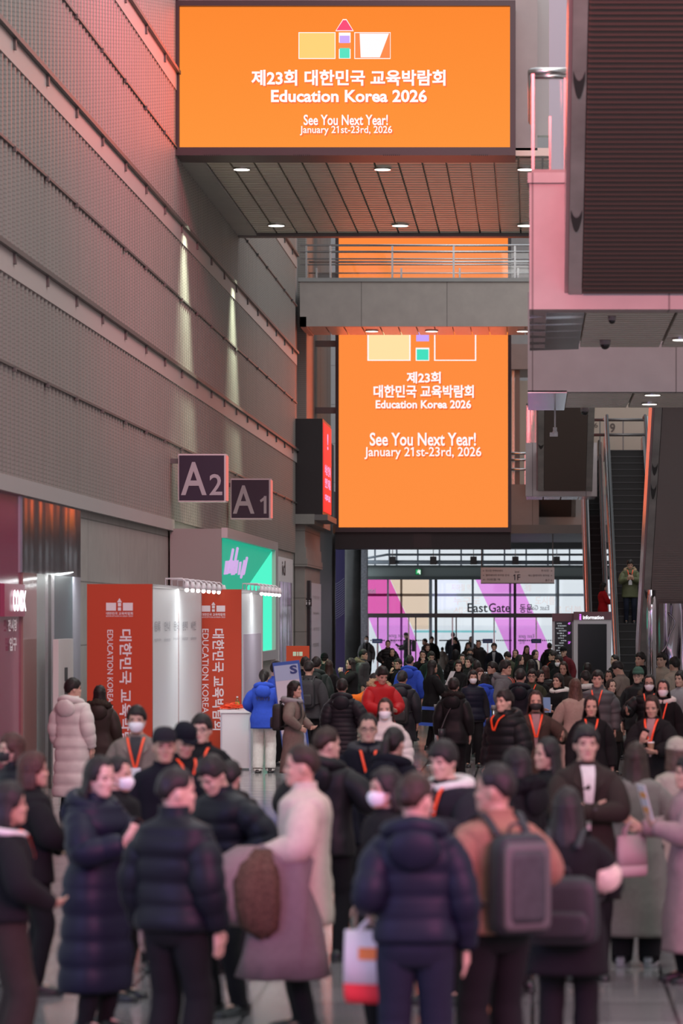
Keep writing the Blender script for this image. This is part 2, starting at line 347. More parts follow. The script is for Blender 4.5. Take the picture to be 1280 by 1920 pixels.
def logo(o, y, s, x0, x1, cx, top, bot, right):
    g = G(); k = (x1-x0)
    frect(g, x0-1.5, x0+.39*k+1.5, top-1.5, bot+1.5, s, y-.002); frect(g, cx-.065*k, cx+.065*k, top-1, bot+1, s, y-.002); frect(g, x1-.385*k-1.5, x1+1, top-1.5, bot+1.5, s, y-.002); g.build('logo_outline', LW, o)
    g = G(); frect(g, x0, x0+.39*k, top, bot, s, y-.007); g.build('logo_book', LY, o)
    g = G(); frect(g, cx-.055*k, cx+.055*k, top+.03*k, top+.10*k+.04*(bot-top), s, y-.007) if right else frect(g, cx-.055*k*2.9, cx+.055*k*2.9, top, top+.3*(bot-top), s, y-.007); g.build('logo_window', LV, o)
    g = G(); frect(g, cx-.055*k, cx+.055*k, bot-.11*k, bot, s, y-.007); g.build('logo_door', LT, o)
    g = G(); frect(g, x1-.385*k, x1, top, bot, s, y-.007); g.build('logo_page', LO, o)
logo(o, y, S1, 561, 731, 646, 62, 109, True)
g = G(); frect(g, 635, 657, 80, 92, S1, y-.006); g.build('logo_gap', LO, o)
g = G(); z = lambda p: Z(p, S1); x = lambda p: X(p, S1)
g.quad((x(630.5), y-.012, z(57)), (x(661), y-.012, z(57)), (x(649), y-.012, z(38)), (x(643), y-.012, z(38))); g.build('logo_roof', LP, o)
g = G(); g.quad((x(628.5), y-.006, z(58.5)), (x(663), y-.006, z(58.5)), (x(649.5), y-.006, z(36)), (x(642.5), y-.006, z(36))); g.build('logo_roof_outline', LW, o)
g = G(); g.quad((x(676), y-.016, z(108)), (x(712), y-.016, z(108)), (x(729), y-.016, z(63)), (x(674), y-.016, z(63))); g.build('logo_shine', LW, o)
for body, a, b_, c, d, bo in (('제23회 대한민국 교육박람회', 471, 835, 131, 161, .03), ('Education Korea 2026', 508, 800, 168, 192, .03), ('See You Next Year!', 569, 727, 215, 235, .02), ('January 21st-23rd, 2026', 562, 735, 236, 254, .012)):
    ftxt('lettering_shade', body, a+2.2, b_+2.2, c+2.5, d+2.5, S1, LSH, o, bo, .006)
    ftxt('lettering', body, a, b_, c, d, S1, LW, o, bo, .014)
for i, (px, py) in enumerate(((453, 320), (717, 320), (985, 320), (518, 425), (750, 425), (985, 425))):
    s = (PY-py)/(zs-EYE); downlight(X(px, s), F/s, zs+.03, 15/s, 'round downlight in %s row of the ribbed bridge soffit, %s' % (('front', 'back')[i//3], ('left one', 'middle one', 'right one by the landing')[i % 3]))
for px, py in ((345, 330), (436, 440)):
    s = -(px-PX)/7.15; spot((-6.35, F/s, zs-.05), (-6.6, F/s, 4), 4200, 60, (.86, 1, .74), .2, .8)
g = G()
for px in (400, 567, 735, 900):
    for k in range(9): frect(g, px-16+k*3.6, px-14.2+k*3.6, 291, 294, S1, Y1-.145)
g.build('vent_slots', BLACKM, o)

# ---------------------------------------------------------------- walkway with rails
S3, S4 = 60.5, 58.5; Y3, Y4 = F/S3, F/S4; x0, x1 = X(562, S3), .9
wk = tag(empty('bridge'), kind='structure')
zb, zt = Z(612, S3), Z(521, S3)
box('fascia', x0, x1, Y3, Y3+.2, zb, zt, FASC, wk); box('deck', x0, x1, Y3+.2, Y4, zb+.3, zt-.2, GREYP, wk); box('coping', x0-.05, x1, Y3-.05, Y3+.25, zt-.12, zt, GREYP, wk)
soffit('soffit', x0+.2, x1, Y3+.15, Y4, zb+.03, SOFF, wk, .55, .1); box('soffit_edge', x0, x0+.2, Y3, Y4, zb, zb+.3, GREYP, wk)
for nm, yy, zz in (('front', Y3+.1, 0), ('back', Y4-.1, 0)):
    rl = tag(empty('guard_rail', (0, yy, zt), None), ('%s steel guard rail of the walkway across the hall' % ('nearer' if nm == 'front' else 'farther')), 'rail', 'walkway rails')
    for h in (1.02, .82, .6, .42) if nm == 'front' else (.86, .5):
        g = G(); g.tube([(x0, 0, h), (x1, 0, h)], .035 if h > .8 else .022, 8); g.build('rail', STEEL, rl, True)
    for px in ((574, 619, 735, 850, 965) if nm == 'front' else (580, 744, 857, 970)):
        g = G(); g.box(X(px, S3)-.03, X(px, S3)+.03, -.03, .03, 0, 1.0 if nm == 'front' else .66); g.build('post', STEEL, rl)
    box('pane', x0+.02, x1, .04, .05, .05, .8, GL, rl)
for i, px in enumerate((697, 809, 980)): downlight(X(px, 59.5), F/59.5, zb+.0, .19, 'small downlight under the walkway, %s' % ('left of the orange screen middle', 'right of the orange screen middle', 'beside the right gallery')[i])

# ---------------------------------------------------------------- tall screen at the far end
S5 = 57
o, y = screen('led_screen', 'tall orange LED screen above the far entrance', 629, 958, 380, 998, S5, 6, .7, (255, 144, 66), (255, 138, 62))
box('base', X(628, S5), X(957, S5), y+.0, y+1.4, Z(1029, S5), Z(998, S5), BLACKM, o)
box('access_panel', X(775, S5), X(808, S5), y-.01, y, Z(1027, S5), Z(1000, S5), mat('dark_panel', (.03, .02, .022), .4), o)
def flogo():
    g = G(); 
    for a, b_, c, d in ((688.5, 769.5, 600, 676.5), (779, 804.5, 652, 676.5), (813.5, 892.5, 600, 676.5)): frect(g, a, b_, c, d, S5, y-.002)
    g.build('logo_outline', LW, o)
    for nm, m, a, b_, c, d in (('logo_book', emis('lit_cream', (255, 226, 165)), 691, 767, 602, 674.5), ('logo_door', LT, 781, 803, 655, 675), ('logo_window', LV, 780, 804, 620, 640), ('logo_page', LO, 816, 890, 602, 674.5)):
        g = G(); frect(g, a, b_, c, d, S5, y-.008); g.build(nm, m, o)
flogo()
for k in range(3): box('wall_bracket', XW+.0, X(632, S5), y+.25, y+.4, 9.2+k*2.2, 9.4+k*2.2, DSTEEL, o)
for body, a, b_, c, d, bo in (('제23회', 762, 826, 697, 719, .03), ('대한민국 교육박람회', 700, 888, 722, 746, .03), ('Education Korea 2026', 704, 883, 750, 766, .03), ('See You Next Year!', 693, 892, 811, 836, .02), ('January 21st-23rd, 2026', 683, 902, 838, 861, .012)):
    ftxt('lettering_shade', body, a+2, b_+2, c+2.5, d+2.5, S5, LSH, o, bo, .006)
    ftxt('lettering', body, a, b_, c, d, S5, LW, o, bo, .014)
# red screen box sticking out from the left wall
o = empty('screen_box', (0, 0, 0), 'black box with a red LED screen side jutting from the left wall', 'screen')
box('housing', XW, -6.36, 97.0, 101, 5.59, 8.5, BLACKM, o); box('cornice', XW, -6.2, 96.9, 101.3, 5.42, 5.59, mat('grey_edge', (.16, .15, .15), .5), o)
LRED = emis('lit_red', (255, 34, 40)); box('display', -6.36, -6.34, 97.25, 100.9, 5.7, 8.4, LRED, o)
for z, t, h in ((7.9, '!', .5), (7.0, '비상 안내', .32), (6.6, '안전 제일', .3), (6.15, '대피로', .2)): txt('lettering', t, (-6.33, 99, z), UY, UZ, 2.6 if len(t) > 1 else .4, h, emis('lit_lilac', (225, 190, 255)), o, .02)
# A2 / A1 hanging signs
for t, px0, px1, py0, py1, s, lab in (('A2', 334, 423, 851, 941, 95, 'purple hall sign reading A2 jutting from left wall'), ('A1', 432, 507, 897, 974, 80, 'purple hall sign reading A1 jutting from left wall')):
    o = empty('hall_sign', (0, 0, 0), lab, 'sign', 'hall signs'); y = F/s; wd = .42
    box('cabinet', X(px0, s), X(px1, s), y, y+wd, Z(py1, s), Z(py0, s), mat('pale_frame', (.6, .57, .6), .4), o)
    box('face', X(px0+2, s), X(px1-3, s), y-.015, y, Z(py1-3, s), Z(py0+3, s), mat('deep_purple_face', (.022, .012, .035), .35), o)
    box('lit_edge', X(px1, s), X(px1, s)+.02, y+.03, y+wd-.03, Z(py1-3, s), Z(py0+3, s), emis('edge_salmon', (235, 120, 110), .9), o)
    gm = mat('grey_letter', (.42, .42, .46), .4); hh = py1-py0; ww = px1-px0
    ftxt('lettering', 'A', px0+ww*.06, px0+ww*.60, py0+hh*.17, py0+hh*.86, s, gm, o, .012, .02)
    if t == 'A1': g = G(); frect(g, 494.5, 499.5, 930, 963, s, y-.015); q = lambda a, b_: (X(a, s), y-.02, Z(b_, s)); g.quad(q(487, 938), q(489, 942), q(497, 937), q(497, 930)); g.build('lettering', gm, o)
    else: ftxt('lettering', t[1], px0+ww*(.66 if t == 'A2' else .70), px0+ww*(.93 if t == 'A2' else .86), py0+hh*.42, py0+hh*.86, s, gm, o, .012, .02)
    box('bracket', XW, X(px0, s)+.05, y+.15, y+.25, Z(py0+8, s)-.1, Z(py0+8, s), DSTEEL, o)
def lerp(a, b, t): return a+(b-a)*t
# ---------------------------------------------------------------- east gate: glass front, vestibule glass, films
SG = 46.15; YG = F/SG
MUL = mat('blue_grey_mullion', (.46, .53, .61), .4, .1); MDK = mat('brown_mullion', (.055, .04, .045), .4); HEAD = mat('green_grey_header', (.55, .64, .62), .4)
def film(name, col):
    m = glass(name, col, .15); return m
wn = tag(empty('window_1', (0, 0, 0)), kind='structure')
def gbox(name, px0, px1, py0, py1, y, m, t=.1, parent=None):
    return box(name, X(px0, SG), X(px1, SG), y, y+t, Z(py1, SG), Z(py0, SG), m, parent or wn)
gbox('pane', 686, 1160, 1086, 1150, YG+.04, GL, .02)
gbox('pane', 686, 1160, 1028, 1062, YG+.04, GL, .02)
gbox('header', 676, 1170, 1063, 1086, YG-.25, HEAD, .5); gbox('header_lip', 676, 1170, 1081, 1087, YG-.4, mat('dark_lip', (.2, .24, .24), .5), .15); gbox('header_lip', 676, 1170, 1060, 1064, YG-.4, mat('dark_lip', (.2, .24, .24), .5), .15)
gbox('transom', 676, 1170, 1150, 1158, YG-.1, DSTEEL, .25)
for px, wd, m in ((727, 3, MUL), (807, 5.5, MUL), (817, 5, MDK), (886, 4, MUL), (965, 5, MDK), (1046, 4, MUL), (1110, 4, MUL)):
    gbox('mullion', px-wd/2, px+wd/2, 1086, 1270, YG-.05, m, .15)
for px in (690, 708, 766, 779, 848, 855, 926, 1005): gbox('door_stile', px-1.2, px+1.2, 1157, 1270, YG-.02, DSTEEL if px in (708, 779, 855) else STEEL, .08)
for a, b_ in ((691, 725), (729, 765), (767, 804), (820, 847), (856, 884), (889, 925), (927, 963), (968, 1004), (1006, 1044)):
    dr = tag(box('door_%d' % a, X(a, SG), X(b_, SG), YG+.02, YG+.04, .02, Z(1157, SG), GL), kind='structure')
    g = G()
    for k in range(9):
        q = a+3+k*(b_-a-6)/9; frect(g, q, q+2.2, 1199.5, 1202, SG, YG+.015)
    g.build('sticker_row', BLACKM, dr)
for px, a in ((688, 1), (1005, 1), (960, 2)): pass
# outer glass line with its rails and coloured films
SO = 44.0; YO = F/SO; ow = tag(empty('window_2'), kind='structure')
for py0, py1 in ((1113, 1118), (1067, 1070)): box('rail', X(640, SO), X(1180, SO), YO, YO+.12, Z(py1, SO), Z(py0, SO), MUL, ow)
for px in (752, 806, 886, 1043, 956, 1100): box('mullion', X(px-2, SO), X(px+2, SO), YO, YO+.12, 0, Z(1060, SO), MUL, ow)
box('pane', X(640, SO), X(1180, SO), YO+.05, YO+.07, 0, Z(1028, SO), GL, ow)
fp = glass('pink_film', (1, .40, .72), .1); fv = glass('violet_film', (1, .60, .95), .1); fc = glass('cream_film', (1, .86, .74), .1); ft = glass('teal_film', (.55, .85, .85), .1); fl = glass('lilac_film', (.96, .80, .97), .1)
def poly(name, pts, m, dy): 
    g = G(); y = YO-.05-dy; k = len(pts); n = [Vector((X(a, SO), y, Z(b_, SO))) for a, b_ in pts]; nb = [p+Vector((0, .004, 0)) for p in n]
    g.v += n+nb; g.face(*range(k)); g.face(*range(2*k-1, k-1, -1))
    for i in range(k): g.face(i, (i+1) % k, k+(i+1) % k, k+i)
    return g.build(name, m, ow)
poly('film', [(660, 1080), (728, 1080), (760, 1150), (688, 1150), (660, 1100)], fp, 0)
poly('film', [(688, 1150.5), (760, 1150.5), (800, 1250), (728, 1250)], fv, 0)
poly('film', [(729, 1080), (804, 1080), (804, 1180), (774.5, 1180)], fc, 0)
poly('film', [(888, 1080), (968, 1080), (1005, 1160), (926, 1160)], fv, 0)
poly('film', [(926.5, 1160.5), (1005.5, 1160.5), (1046, 1250), (966, 1250)], fv, 0)
poly('film', [(776, 1182), (930, 1182), (930, 1186), (776, 1186)], ft, .02)
gm = glass('salmon_print_film', (1, .86, .82), .1)
for t, a, b_, c, d in (('지하철 역', 846, 882, 1095, 1108), ('개발', 983, 996, 1095, 1108), ('누구도', 850, 900, 1120, 1134), ('도시를', 1003, 1040, 1118, 1134), ('세계', 850, 886, 1138, 1150), ('로 더블', 1038, 1090, 1136, 1150)):
    txt('film_lettering', t, Vector((X((a+b_)/2, SO), YO-.02, Z((c+d)/2, SO))), UX, UZ, (b_-a)/SO, (d-c)/SO, gm, ow, .01)
gl = mat('grey_lettering', (.085, .10, .13), .5); gl2 = mat('faint_lettering', (.30, .28, .34), .5)
ftxt('lettering', 'East', 876, 914, 1131, 1148, SG, gl, wn, .012); ftxt('lettering', 'Gate', 916, 956, 1131, 1148, SG, gl, wn, .012); ftxt('lettering', '동문', 974, 998, 1133, 1149, SG, gl, wn, .012)
def mirrored(t, a, b_, c, d): txt('reversed_lettering', t, Vector((X((a+b_)/2, SO), YO-.08, Z((c+d)/2, SO))), (-1, 0, 0), UZ, (b_-a)/SO, (d-c)/SO, gl2, ow, .004)
mirrored('East Gate', 988, 1029, 1135, 1144); mirrored('East gate', 972, 1001, 1189, 1198); mirrored('동문', 973, 984, 1199, 1207); mirrored('East gate', 729, 760, 1188, 1197); mirrored('동문', 730, 742, 1198, 1206)
txt('film_lettering', 'inited', Vector((X(694, SO), YO-.08, Z(1108, SO))), (-1, 0, 0), UZ, 20/SO, 10/SO, WPRINT, ow, .02)
# upper truss in front of the clerestory
tr = tag(empty('trim_41'), kind='structure')
g = G(); g.tube([W(684, 1048, SG)+Vector((0, -.6, 0)), W(727, 1040.5, SG)+Vector((0, -.6, 0)), W(1180, 1040.5, SG)+Vector((0, -.6, 0))], .045, 8); g.tube([W(684, 1054.5, SG)+Vector((0, -.6, 0)), W(1180, 1055.5, SG)+Vector((0, -.6, 0))], .085, 10); g.build('tube', mat('blue_tube', (.45, .52, .60), .4, .1), tr, True)
for px in (737, 813, 888, 966, 1043): gbox('bracket', px-6, px+6, 1044, 1059, YG-.75, DSTEEL, .25, tr); gbox('rod', px-.7, px+.7, 1022, 1044, YG-.65, STEEL, .05, tr)
for px in (700, 727, 741, 781, 822, 863, 904, 945, 986, 1027, 1068): gbox('mullion', px-1.5, px+1.5, 1024, 1063, YG+1.2, MUL, .1, tr)
gbox('rail', 676, 1160, 1026, 1029, YG+1.2, MUL, .1, tr)
o = empty('exit_sign', (0, 0, 0), 'small green lit running man exit sign on the gate header', 'exit sign')
gbox('box', 779, 790, 1067, 1078, YG-.34, mat('green_case', (.05, .3, .16), .4), .09, o); gbox('face', 780, 789, 1068, 1077, YG-.345, emis('exit_green', (30, 170, 95), .9), .006, o)
g = G(); c = W(784.5, 1072.5, SG); yy = YG-.36
for a, b_, r in (((.0, .05), (.01, .0), .02), ((.01, 0), (-.05, -.04), .016), ((.01, 0), (.05, -.05), .016), ((.0, .04), (-.05, .02), .013), ((0, .04), (.05, .03), .013)): g.tube([(c.x+a[0], yy, c.z+a[1]), (c.x+b_[0], yy, c.z+b_[1])], r, 6)
g.ball((c.x+.01, yy, c.z+.08), .02, 8, 6); frect(g, 786.5, 788.5, 1069, 1077, SG, yy); g.build('pictogram', emis('exit_white', (240, 255, 245), 1), o)
for px, n in ((707, 'left part'), (914, 'middle'), (1005, 'right part')):
    o = empty('post_sign', (X(px, 47.5), F/47.5, 0), 'blue post sign by the glass doors, %s of the gate' % n, 'sign', 'blue post signs'); h = Z(1205, 47.5)
    box('post', -.02, .02, -.02, .02, 0, h, STEEL, o); box('base', -.15, .15, -.15, .15, 0, .02, STEEL, o); box('board', -.2, .2, -.035, -.02, h-.02, h+.15, mat('blue_board', (.03, .09, .28), .4), o); box('print', -.15, .15, -.04, -.036, h+.05, h+.07, WPRINT, o)
# hanging 1F board
S = 54; o = empty('hanging_sign', (0, 0, 0), 'long pale grey hanging direction board reading 1F before the gate', 'sign'); y = F/S
box('board', X(901, S), X(1039, S), y, y+.12, Z(1093, S), Z(1064, S), mat('sign_grey', (.62, .60, .63), .4), o); box('edge', X(901, S), X(1039, S), y-.01, y+.13, Z(1094.5, S), Z(1093, S), BLACKM, o)
dk = mat('sign_ink', (.04, .035, .06), .5)
ftxt('lettering', '1F', 962, 975, 1077, 1088, S, dk, o, .014, .01); ftxt('lettering', 'level', 965, 973, 1070, 1074, S, dk, o, 0, .01)
for t, a, b_, py in (('← 전시장 컨벤션센터', 905, 942, 1070), ('← 엘리베이터 주차장 안내', 905, 954, 1078.5), ('← 지하철 역', 905, 937, 1086.5), ('주차장 →', 1014, 1035, 1070), ('에스컬레이터 회의실 →', 990, 1035, 1079), ('출구 →', 1022, 1035, 1088)): ftxt('lettering', t, a, b_, py-2, py+2, S, dk, o, 0, .01)
for px in (902.5, 1036): 
    g = G(); g.tube([(X(px, S), y+.06, Z(1064, S)), (X(px, S), y+.06, Z(1001, S))], .02, 6); g.build('rod', DSTEEL, o)
# ceiling strip and gallery right of the tall screen
struct('ceiling', -6.9, 6, 110.6, 131.3, Z(1001, 54), Z(1001, 54)+.3, mat('soffit_grey', (.13, .125, .125), .5))
struct('wall_upper', X(953, 50), 2.6, 119, 119.3, 5.6, 9.2, mat('rosy_panel', (.40, .33, .31), .6))
struct('beam', X(955, 48), 6, 124.5, 125, Z(1029, 48), Z(1004, 48), mat('beam_grey', (.20, .21, .215), .5))
# gallery at the back right with posts and rails
gy = 112; s = F/gy
struct('slab', X(950, s), X(992, s), gy, gy+4, Z(692, s), Z(645, s), FASC2); struct('slab', X(948, s), X(1010, s), gy, gy+4, Z(1000, s), Z(908, s), FASC2)
struct('column', X(965, s), X(974, s), gy+.5, gy+.9, 7, Z(690, s), DSTEEL); struct('column', X(959, s), X(964, s), gy+.6, gy+.9, 7, Z(690, s), STEEL)
struct('wall_back', X(940, s), X(1260, s), gy+6, gy+6.2, 7, Z(690, s), mat('warm_wall', (.50, .44, .37), .6)); struct('wall_back', X(930, s), X(1010, s), gy+3, gy+3.2, Z(650, s), 26, seam_mat('blue_grey_cladding', (.36, .38, .39), .8, 1.5))
for nm, z0, zz, lab in (('guard_rail', Z(908, s), (850, 862, 880), 'short steel guard rail at the right of the tall screen'), ('guard_rail', Z(290, s), (48, 73, 108, 150), 'steel guard rail high up at the right of the wide screen')):
    o = empty(nm, (0, gy+.05, 0), lab, 'rail')
    for p in zz: 
        g = G(); g.tube([(X(950, s), 0, Z(p, s)), (X(1000, s), 0, Z(p, s))], .05, 8); g.build('rail', STEEL, o, True)
    for px in (956, 984): box('post', X(px, s)-.02, X(px, s)+.02, -.02, .02, z0, Z(zz[0], s), STEEL, o)
struct('slab', X(940, s), X(1010, s), gy-.5, gy+4, Z(292, s), Z(150, s), mat('mauve_fascia', (.28, .25, .27), .5))

# ---------------------------------------------------------------- escalators and landings on the right
LAND = seam_mat('landing_panel', (.46, .40, .415), 1.6, 30, .45); LOUV = None
def louver_mat():
    m = bpy.data.materials.new('louvred_underside'); m.use_nodes = True; nt = m.node_tree; b = nt.nodes['Principled BSDF']; N = nt.nodes.new; L = nt.links.new
    b.inputs['Roughness'].default_value = .55; b.inputs['Base Color'].default_value = (.085, .057, .049, 1)
    return m
LOUV = louver_mat(); SIDE = mat('grey_cladding', (.40, .39, .37), .5, .1, 'n', 1.5, .25)
T30 = math.tan(R(30)); C30 = math.cos(R(30)); S30 = math.sin(R(30))
def underside(label, x0, xs, xe, x1, y0, z0, run, th=1.15, marks=(), louv=None):
    """inclined escalator case that climbs towards the viewer: louvred belly between grey side strips"""
    o = empty('escalator', (0, y0, z0), label, 'escalator')
    def sec(name, a, b_, m, up=0.0, t=th):
        g = G(); g.v += [Vector((x, yy, zz)) for x in (a, b_) for yy, zz in ((0, up), (-run, run*T30+up), (-run, run*T30+up+t), (0, up+t))]
        g.face(0, 1, 2, 3); g.face(7, 6, 5, 4); g.face(0, 4, 5, 1); g.face(1, 5, 6, 2); g.face(2, 6, 7, 3); g.face(3, 7, 4, 0); return g.build(name, m, o)
    sec('side_strip', x0, xs, SIDE); sec('side_strip', xe, x1, SIDE); sec('pink_edge', x0-.045, x0-.003, mat('rose_trim', (.55, .38, .40), .25, .3), .02)
    sec('case', xs, xe, mat('dark_case', (.05, .04, .04), .7), .08)
    g = G(); n = int(run/C30/.085); nv = Vector((0, -S30, -C30))
    for k in range(n):
        d = (k+.1)*.085*C30; d2 = (k+.75)*.085*C30
        a = Vector((0, -d, d*T30+.05)); b_ = Vector((0, -d2, d2*T30+.05)); 
        P = [a, a+nv*.055, b_+nv*.02, b_]; q = len(g.v)
        for x in (xs+.01, xe-.01): g.v += [p+Vector((x, 0, 0)) for p in P]
        g.face(q, q+4, q+5, q+1); g.face(q+1, q+5, q+6, q+2); g.face(q+2, q+6, q+7, q+3)
    g.build('louvres', louv or LOUV, o)
    if marks:
        for d, ln in marks:
            g = G()
            k = len(g.v)
            for t in range(15):
                q = t/14; xx = lerp(x0+.015, xs-.015, q); c = ln*2.2*(q-.5)**2*2
                for dd in (d+c, d+c+ln*(.55+.5*math.sin(math.pi*q))): g.v.append(Vector((xx, -dd, dd*T30))+Vector((0, -S30, -C30))*.006)
            for t in range(14): g.face(k+2*t, k+2*t+2, k+2*t+3, k+2*t+1)
            g.build('grey_swirl', mat('dark_print', (.055, .055, .055), .5), o)
    return o
SL = 160.0; YL = F/SL; Y2b = 43.1
underside('huge escalator seen from below, louvred brown belly at top right', X(1065, SL), X(1090, SL), 2.4, 2.55, YL-.01, Z(552, SL), 12.5, 1.3, ((1.05, .22), (3.1, .25)))
# near landing
ln = tag(empty('landing_slab'), kind='structure')
box('fascia', X(992, SL), 5, YL, YL+.4, Z(580, SL), Z(325, SL), LAND, ln); box('deck', X(992, SL), 5, YL+.4, Y2b, 6.9, 7.7, GREYP, ln); box('coping', X(992, SL)-.02, 5, YL-.03, YL+.42, 7.58, 7.7, LAND, ln)
box('side', X(992, SL), X(992, SL)+.2, YL+.4, Y2b, 6.1, 7.7, LAND, ln); soffit('soffit', .62, 5, YL+.3, Y2b, 6.12, SOFF, ln, 1.05, .28, .3, .03)
g = G(); n = 12
for k in range(n+1):
    y = YL+(Y2b-YL)*k/n; g.v += [Vector((X(992, SL), y, 6.10+.02*math.sin(k*3))), Vector((.62, y, 6.12+.02*math.sin(k*3)))]
for k in range(n): g.face(2*k, 2*k+2, 2*k+3, 2*k+1)
g.build('mirror_strip', mat('silver_strip', (.62, .60, .66), .18, .9), ln)
for px, py in ((1275, 636), ): s = (PY-py)/3.6; downlight(X(px, s), F/s, 6.1, .1, 'round downlight under the near right landing')
def dome(px, py, z, r, lab):
    s = (PY-py)/(z-EYE); o = empty('dome_camera', (X(px, s), F/s, z), lab, 'camera', 'dome cameras')
    g = G(); g.tube([(0, 0, .05), (0, 0, -r*.5)], [r, r*.95], 16); g.build('housing', mat('dome_case', (.25, .22, .23), .4), o, True); g = G(); g.ball((0, 0, -r*.55), (r*.85, r*.85, r*.8)); g.build('dome', mat('dome_black', (.012, .012, .014), .12), o, True)
dome(1147, 597, 6.1, .05, 'small dome camera on the near landing soffit, front one'); dome(1134, 641, 6.1, .075, 'black dome camera at the back edge of the near landing soffit'); dome(1096, 768, 6.1, .075, 'small dome camera at the back edge of the second right slab')
# glass guard of the near landing
o = empty('guard_rail', (0, YL+.1, 7.7), 'glass guard with a thick steel handrail on the near right landing', 'rail'); xa, xb = X(996, SL), X(1062, SL); h = Z(131, SL)-7.7
g = G(); g.tube([(xa, 3.8, h), (xa, .05, h), (xa+.05, 0, h), (xb, 0, h)], .045, 12); g.build('handrail', STEEL, o, True)
g = G(); g.tube([(xb, 0, h-.06), (xa+.04, 0, h-.06)], .03, 10); g.build('lower_rail', STEEL, o, True)
for x, yy, w_ in ((xa, 0, .035), (xb-.03, 0, .02), (xa, 1.8, .03), (xa+.22, 3.2, .03)): box('post', x, x+w_, yy-.02, yy+.02, -.05, h-.03, mat('rose_steel', (.45, .30, .30), .25, .8), o)
box('pane', xa+.04, xb-.03, -.006, .006, .03, h-.1, GL, o); box('pane', xa, xa+.012, .05, 3.8, .03, h-.1, GL, o); box('shoe_rail', xa, xb, -.03, .03, -.02, .05, mat('mauve_base', (.30, .22, .23), .4), o)
# second slab
sl = tag(empty('landing_slab'), kind='structure'); s2a, s2b = 117.0, 108.0
box('fascia', X(989, s2a), 6, F/s2a, F/s2a+.3, 6.1, 7.7, FASC2, sl); box('deck', X(989, s2a), 6, F/s2a+.3, F/s2b, 6.8, 7.7, GREYP, sl); soffit('soffit', .55, 6, F/s2a+.2, F/s2b, 6.12, SOFF, sl, 1.1, .3, .3, .03); box('mirror_strip', X(989, s2a), .55, F/s2a, F/s2b, 6.08, 6.12, mat('silver_strip', (.62, .60, .66), .18, .9), sl)
for px, py in ((1223, 740), (1217, 757)): s = (PY-py)/3.6; downlight(X(px, s), F/s, 6.1, .125, 'round downlight under the second right slab, %s' % ('front one' if py < 750 else 'back one'))
# pole camera hanging from the second slab
s = 108.5; o = empty('pole_camera', (X(1040, s), F/s, 6.1), 'white security camera hanging on a thin pole below the second slab', 'camera')
zz = Z(812, s)-6.1; g = G(); g.tube([(0, 0, 0), (0, 0, zz+.06)], .014, 8); g.tube([(0, 0, zz+.1), (0, 0, zz+.03)], .035, 10); g.build('pole', WHITE, o, True); g = G(); g.ball((0, 0, zz), (.05, .05, .045)); g.box(-.09, .05, -.03, .03, zz-.06, zz+.01); g.build('body', WHITE, o)
# third landing and the escalator bellies behind it
S3L = 62.7; Y3L = F/S3L; ln = tag(empty('landing_slab'), kind='structure')
box('fascia', X(985, S3L), X(1119, S3L), Y3L, Y3L+.3, 6.1, 7.7, LAND, ln); box('deck', X(985, S3L), X(1119, S3L), Y3L+.3, Y3L+3.5, 6.8, 7.7, GREYP, ln); soffit('soffit', X(985, S3L), X(1119, S3L), Y3L+.1, Y3L+3.5, 6.12, mat('bright_soffit', (.55, .53, .56), .25, .8), ln, .55, .3, .3, .02)
underside('middle escalator belly of brown louvres above the third landing', X(1008, S3L), X(1019, S3L), X(1098, S3L), X(1110, S3L), Y3L-.01, Z(921, S3L), 9, 1.15, ((2.0, .15),), mat('brown_louvres', (.15, .115, .10), .55))
o = empty('guard_rail', (0, Y3L+.1, 7.7), 'small glass guard on the third landing right of tall screen', 'rail')
g = G(); h = 1.15; g.tube([(X(986, S3L), 0, h), (X(1009, S3L), 0, h)], .04, 8); g.build('handrail', STEEL, o, True)
for px in (986, 993, 1002): box('post', X(px, S3L), X(px+2, S3L), -.02, .02, 0, h, mat('rose_steel', (.45, .30, .30), .25, .8), o)
box('pane', X(986, S3L), X(1009, S3L), -.005, .005, 0, h-.08, GL, o)
underside('small far escalator belly below the third landing', X(1000, 54), X(1008, 54), X(1072, 54), X(1080, 54), 112.99, Z(966, 54), 3.0)
struct('wall_back', X(985, 53), X(1100, 53), 113.0, 113.4, Z(1000, 53), 9, mat('rosy_panel', (.40, .33, .31), .6))
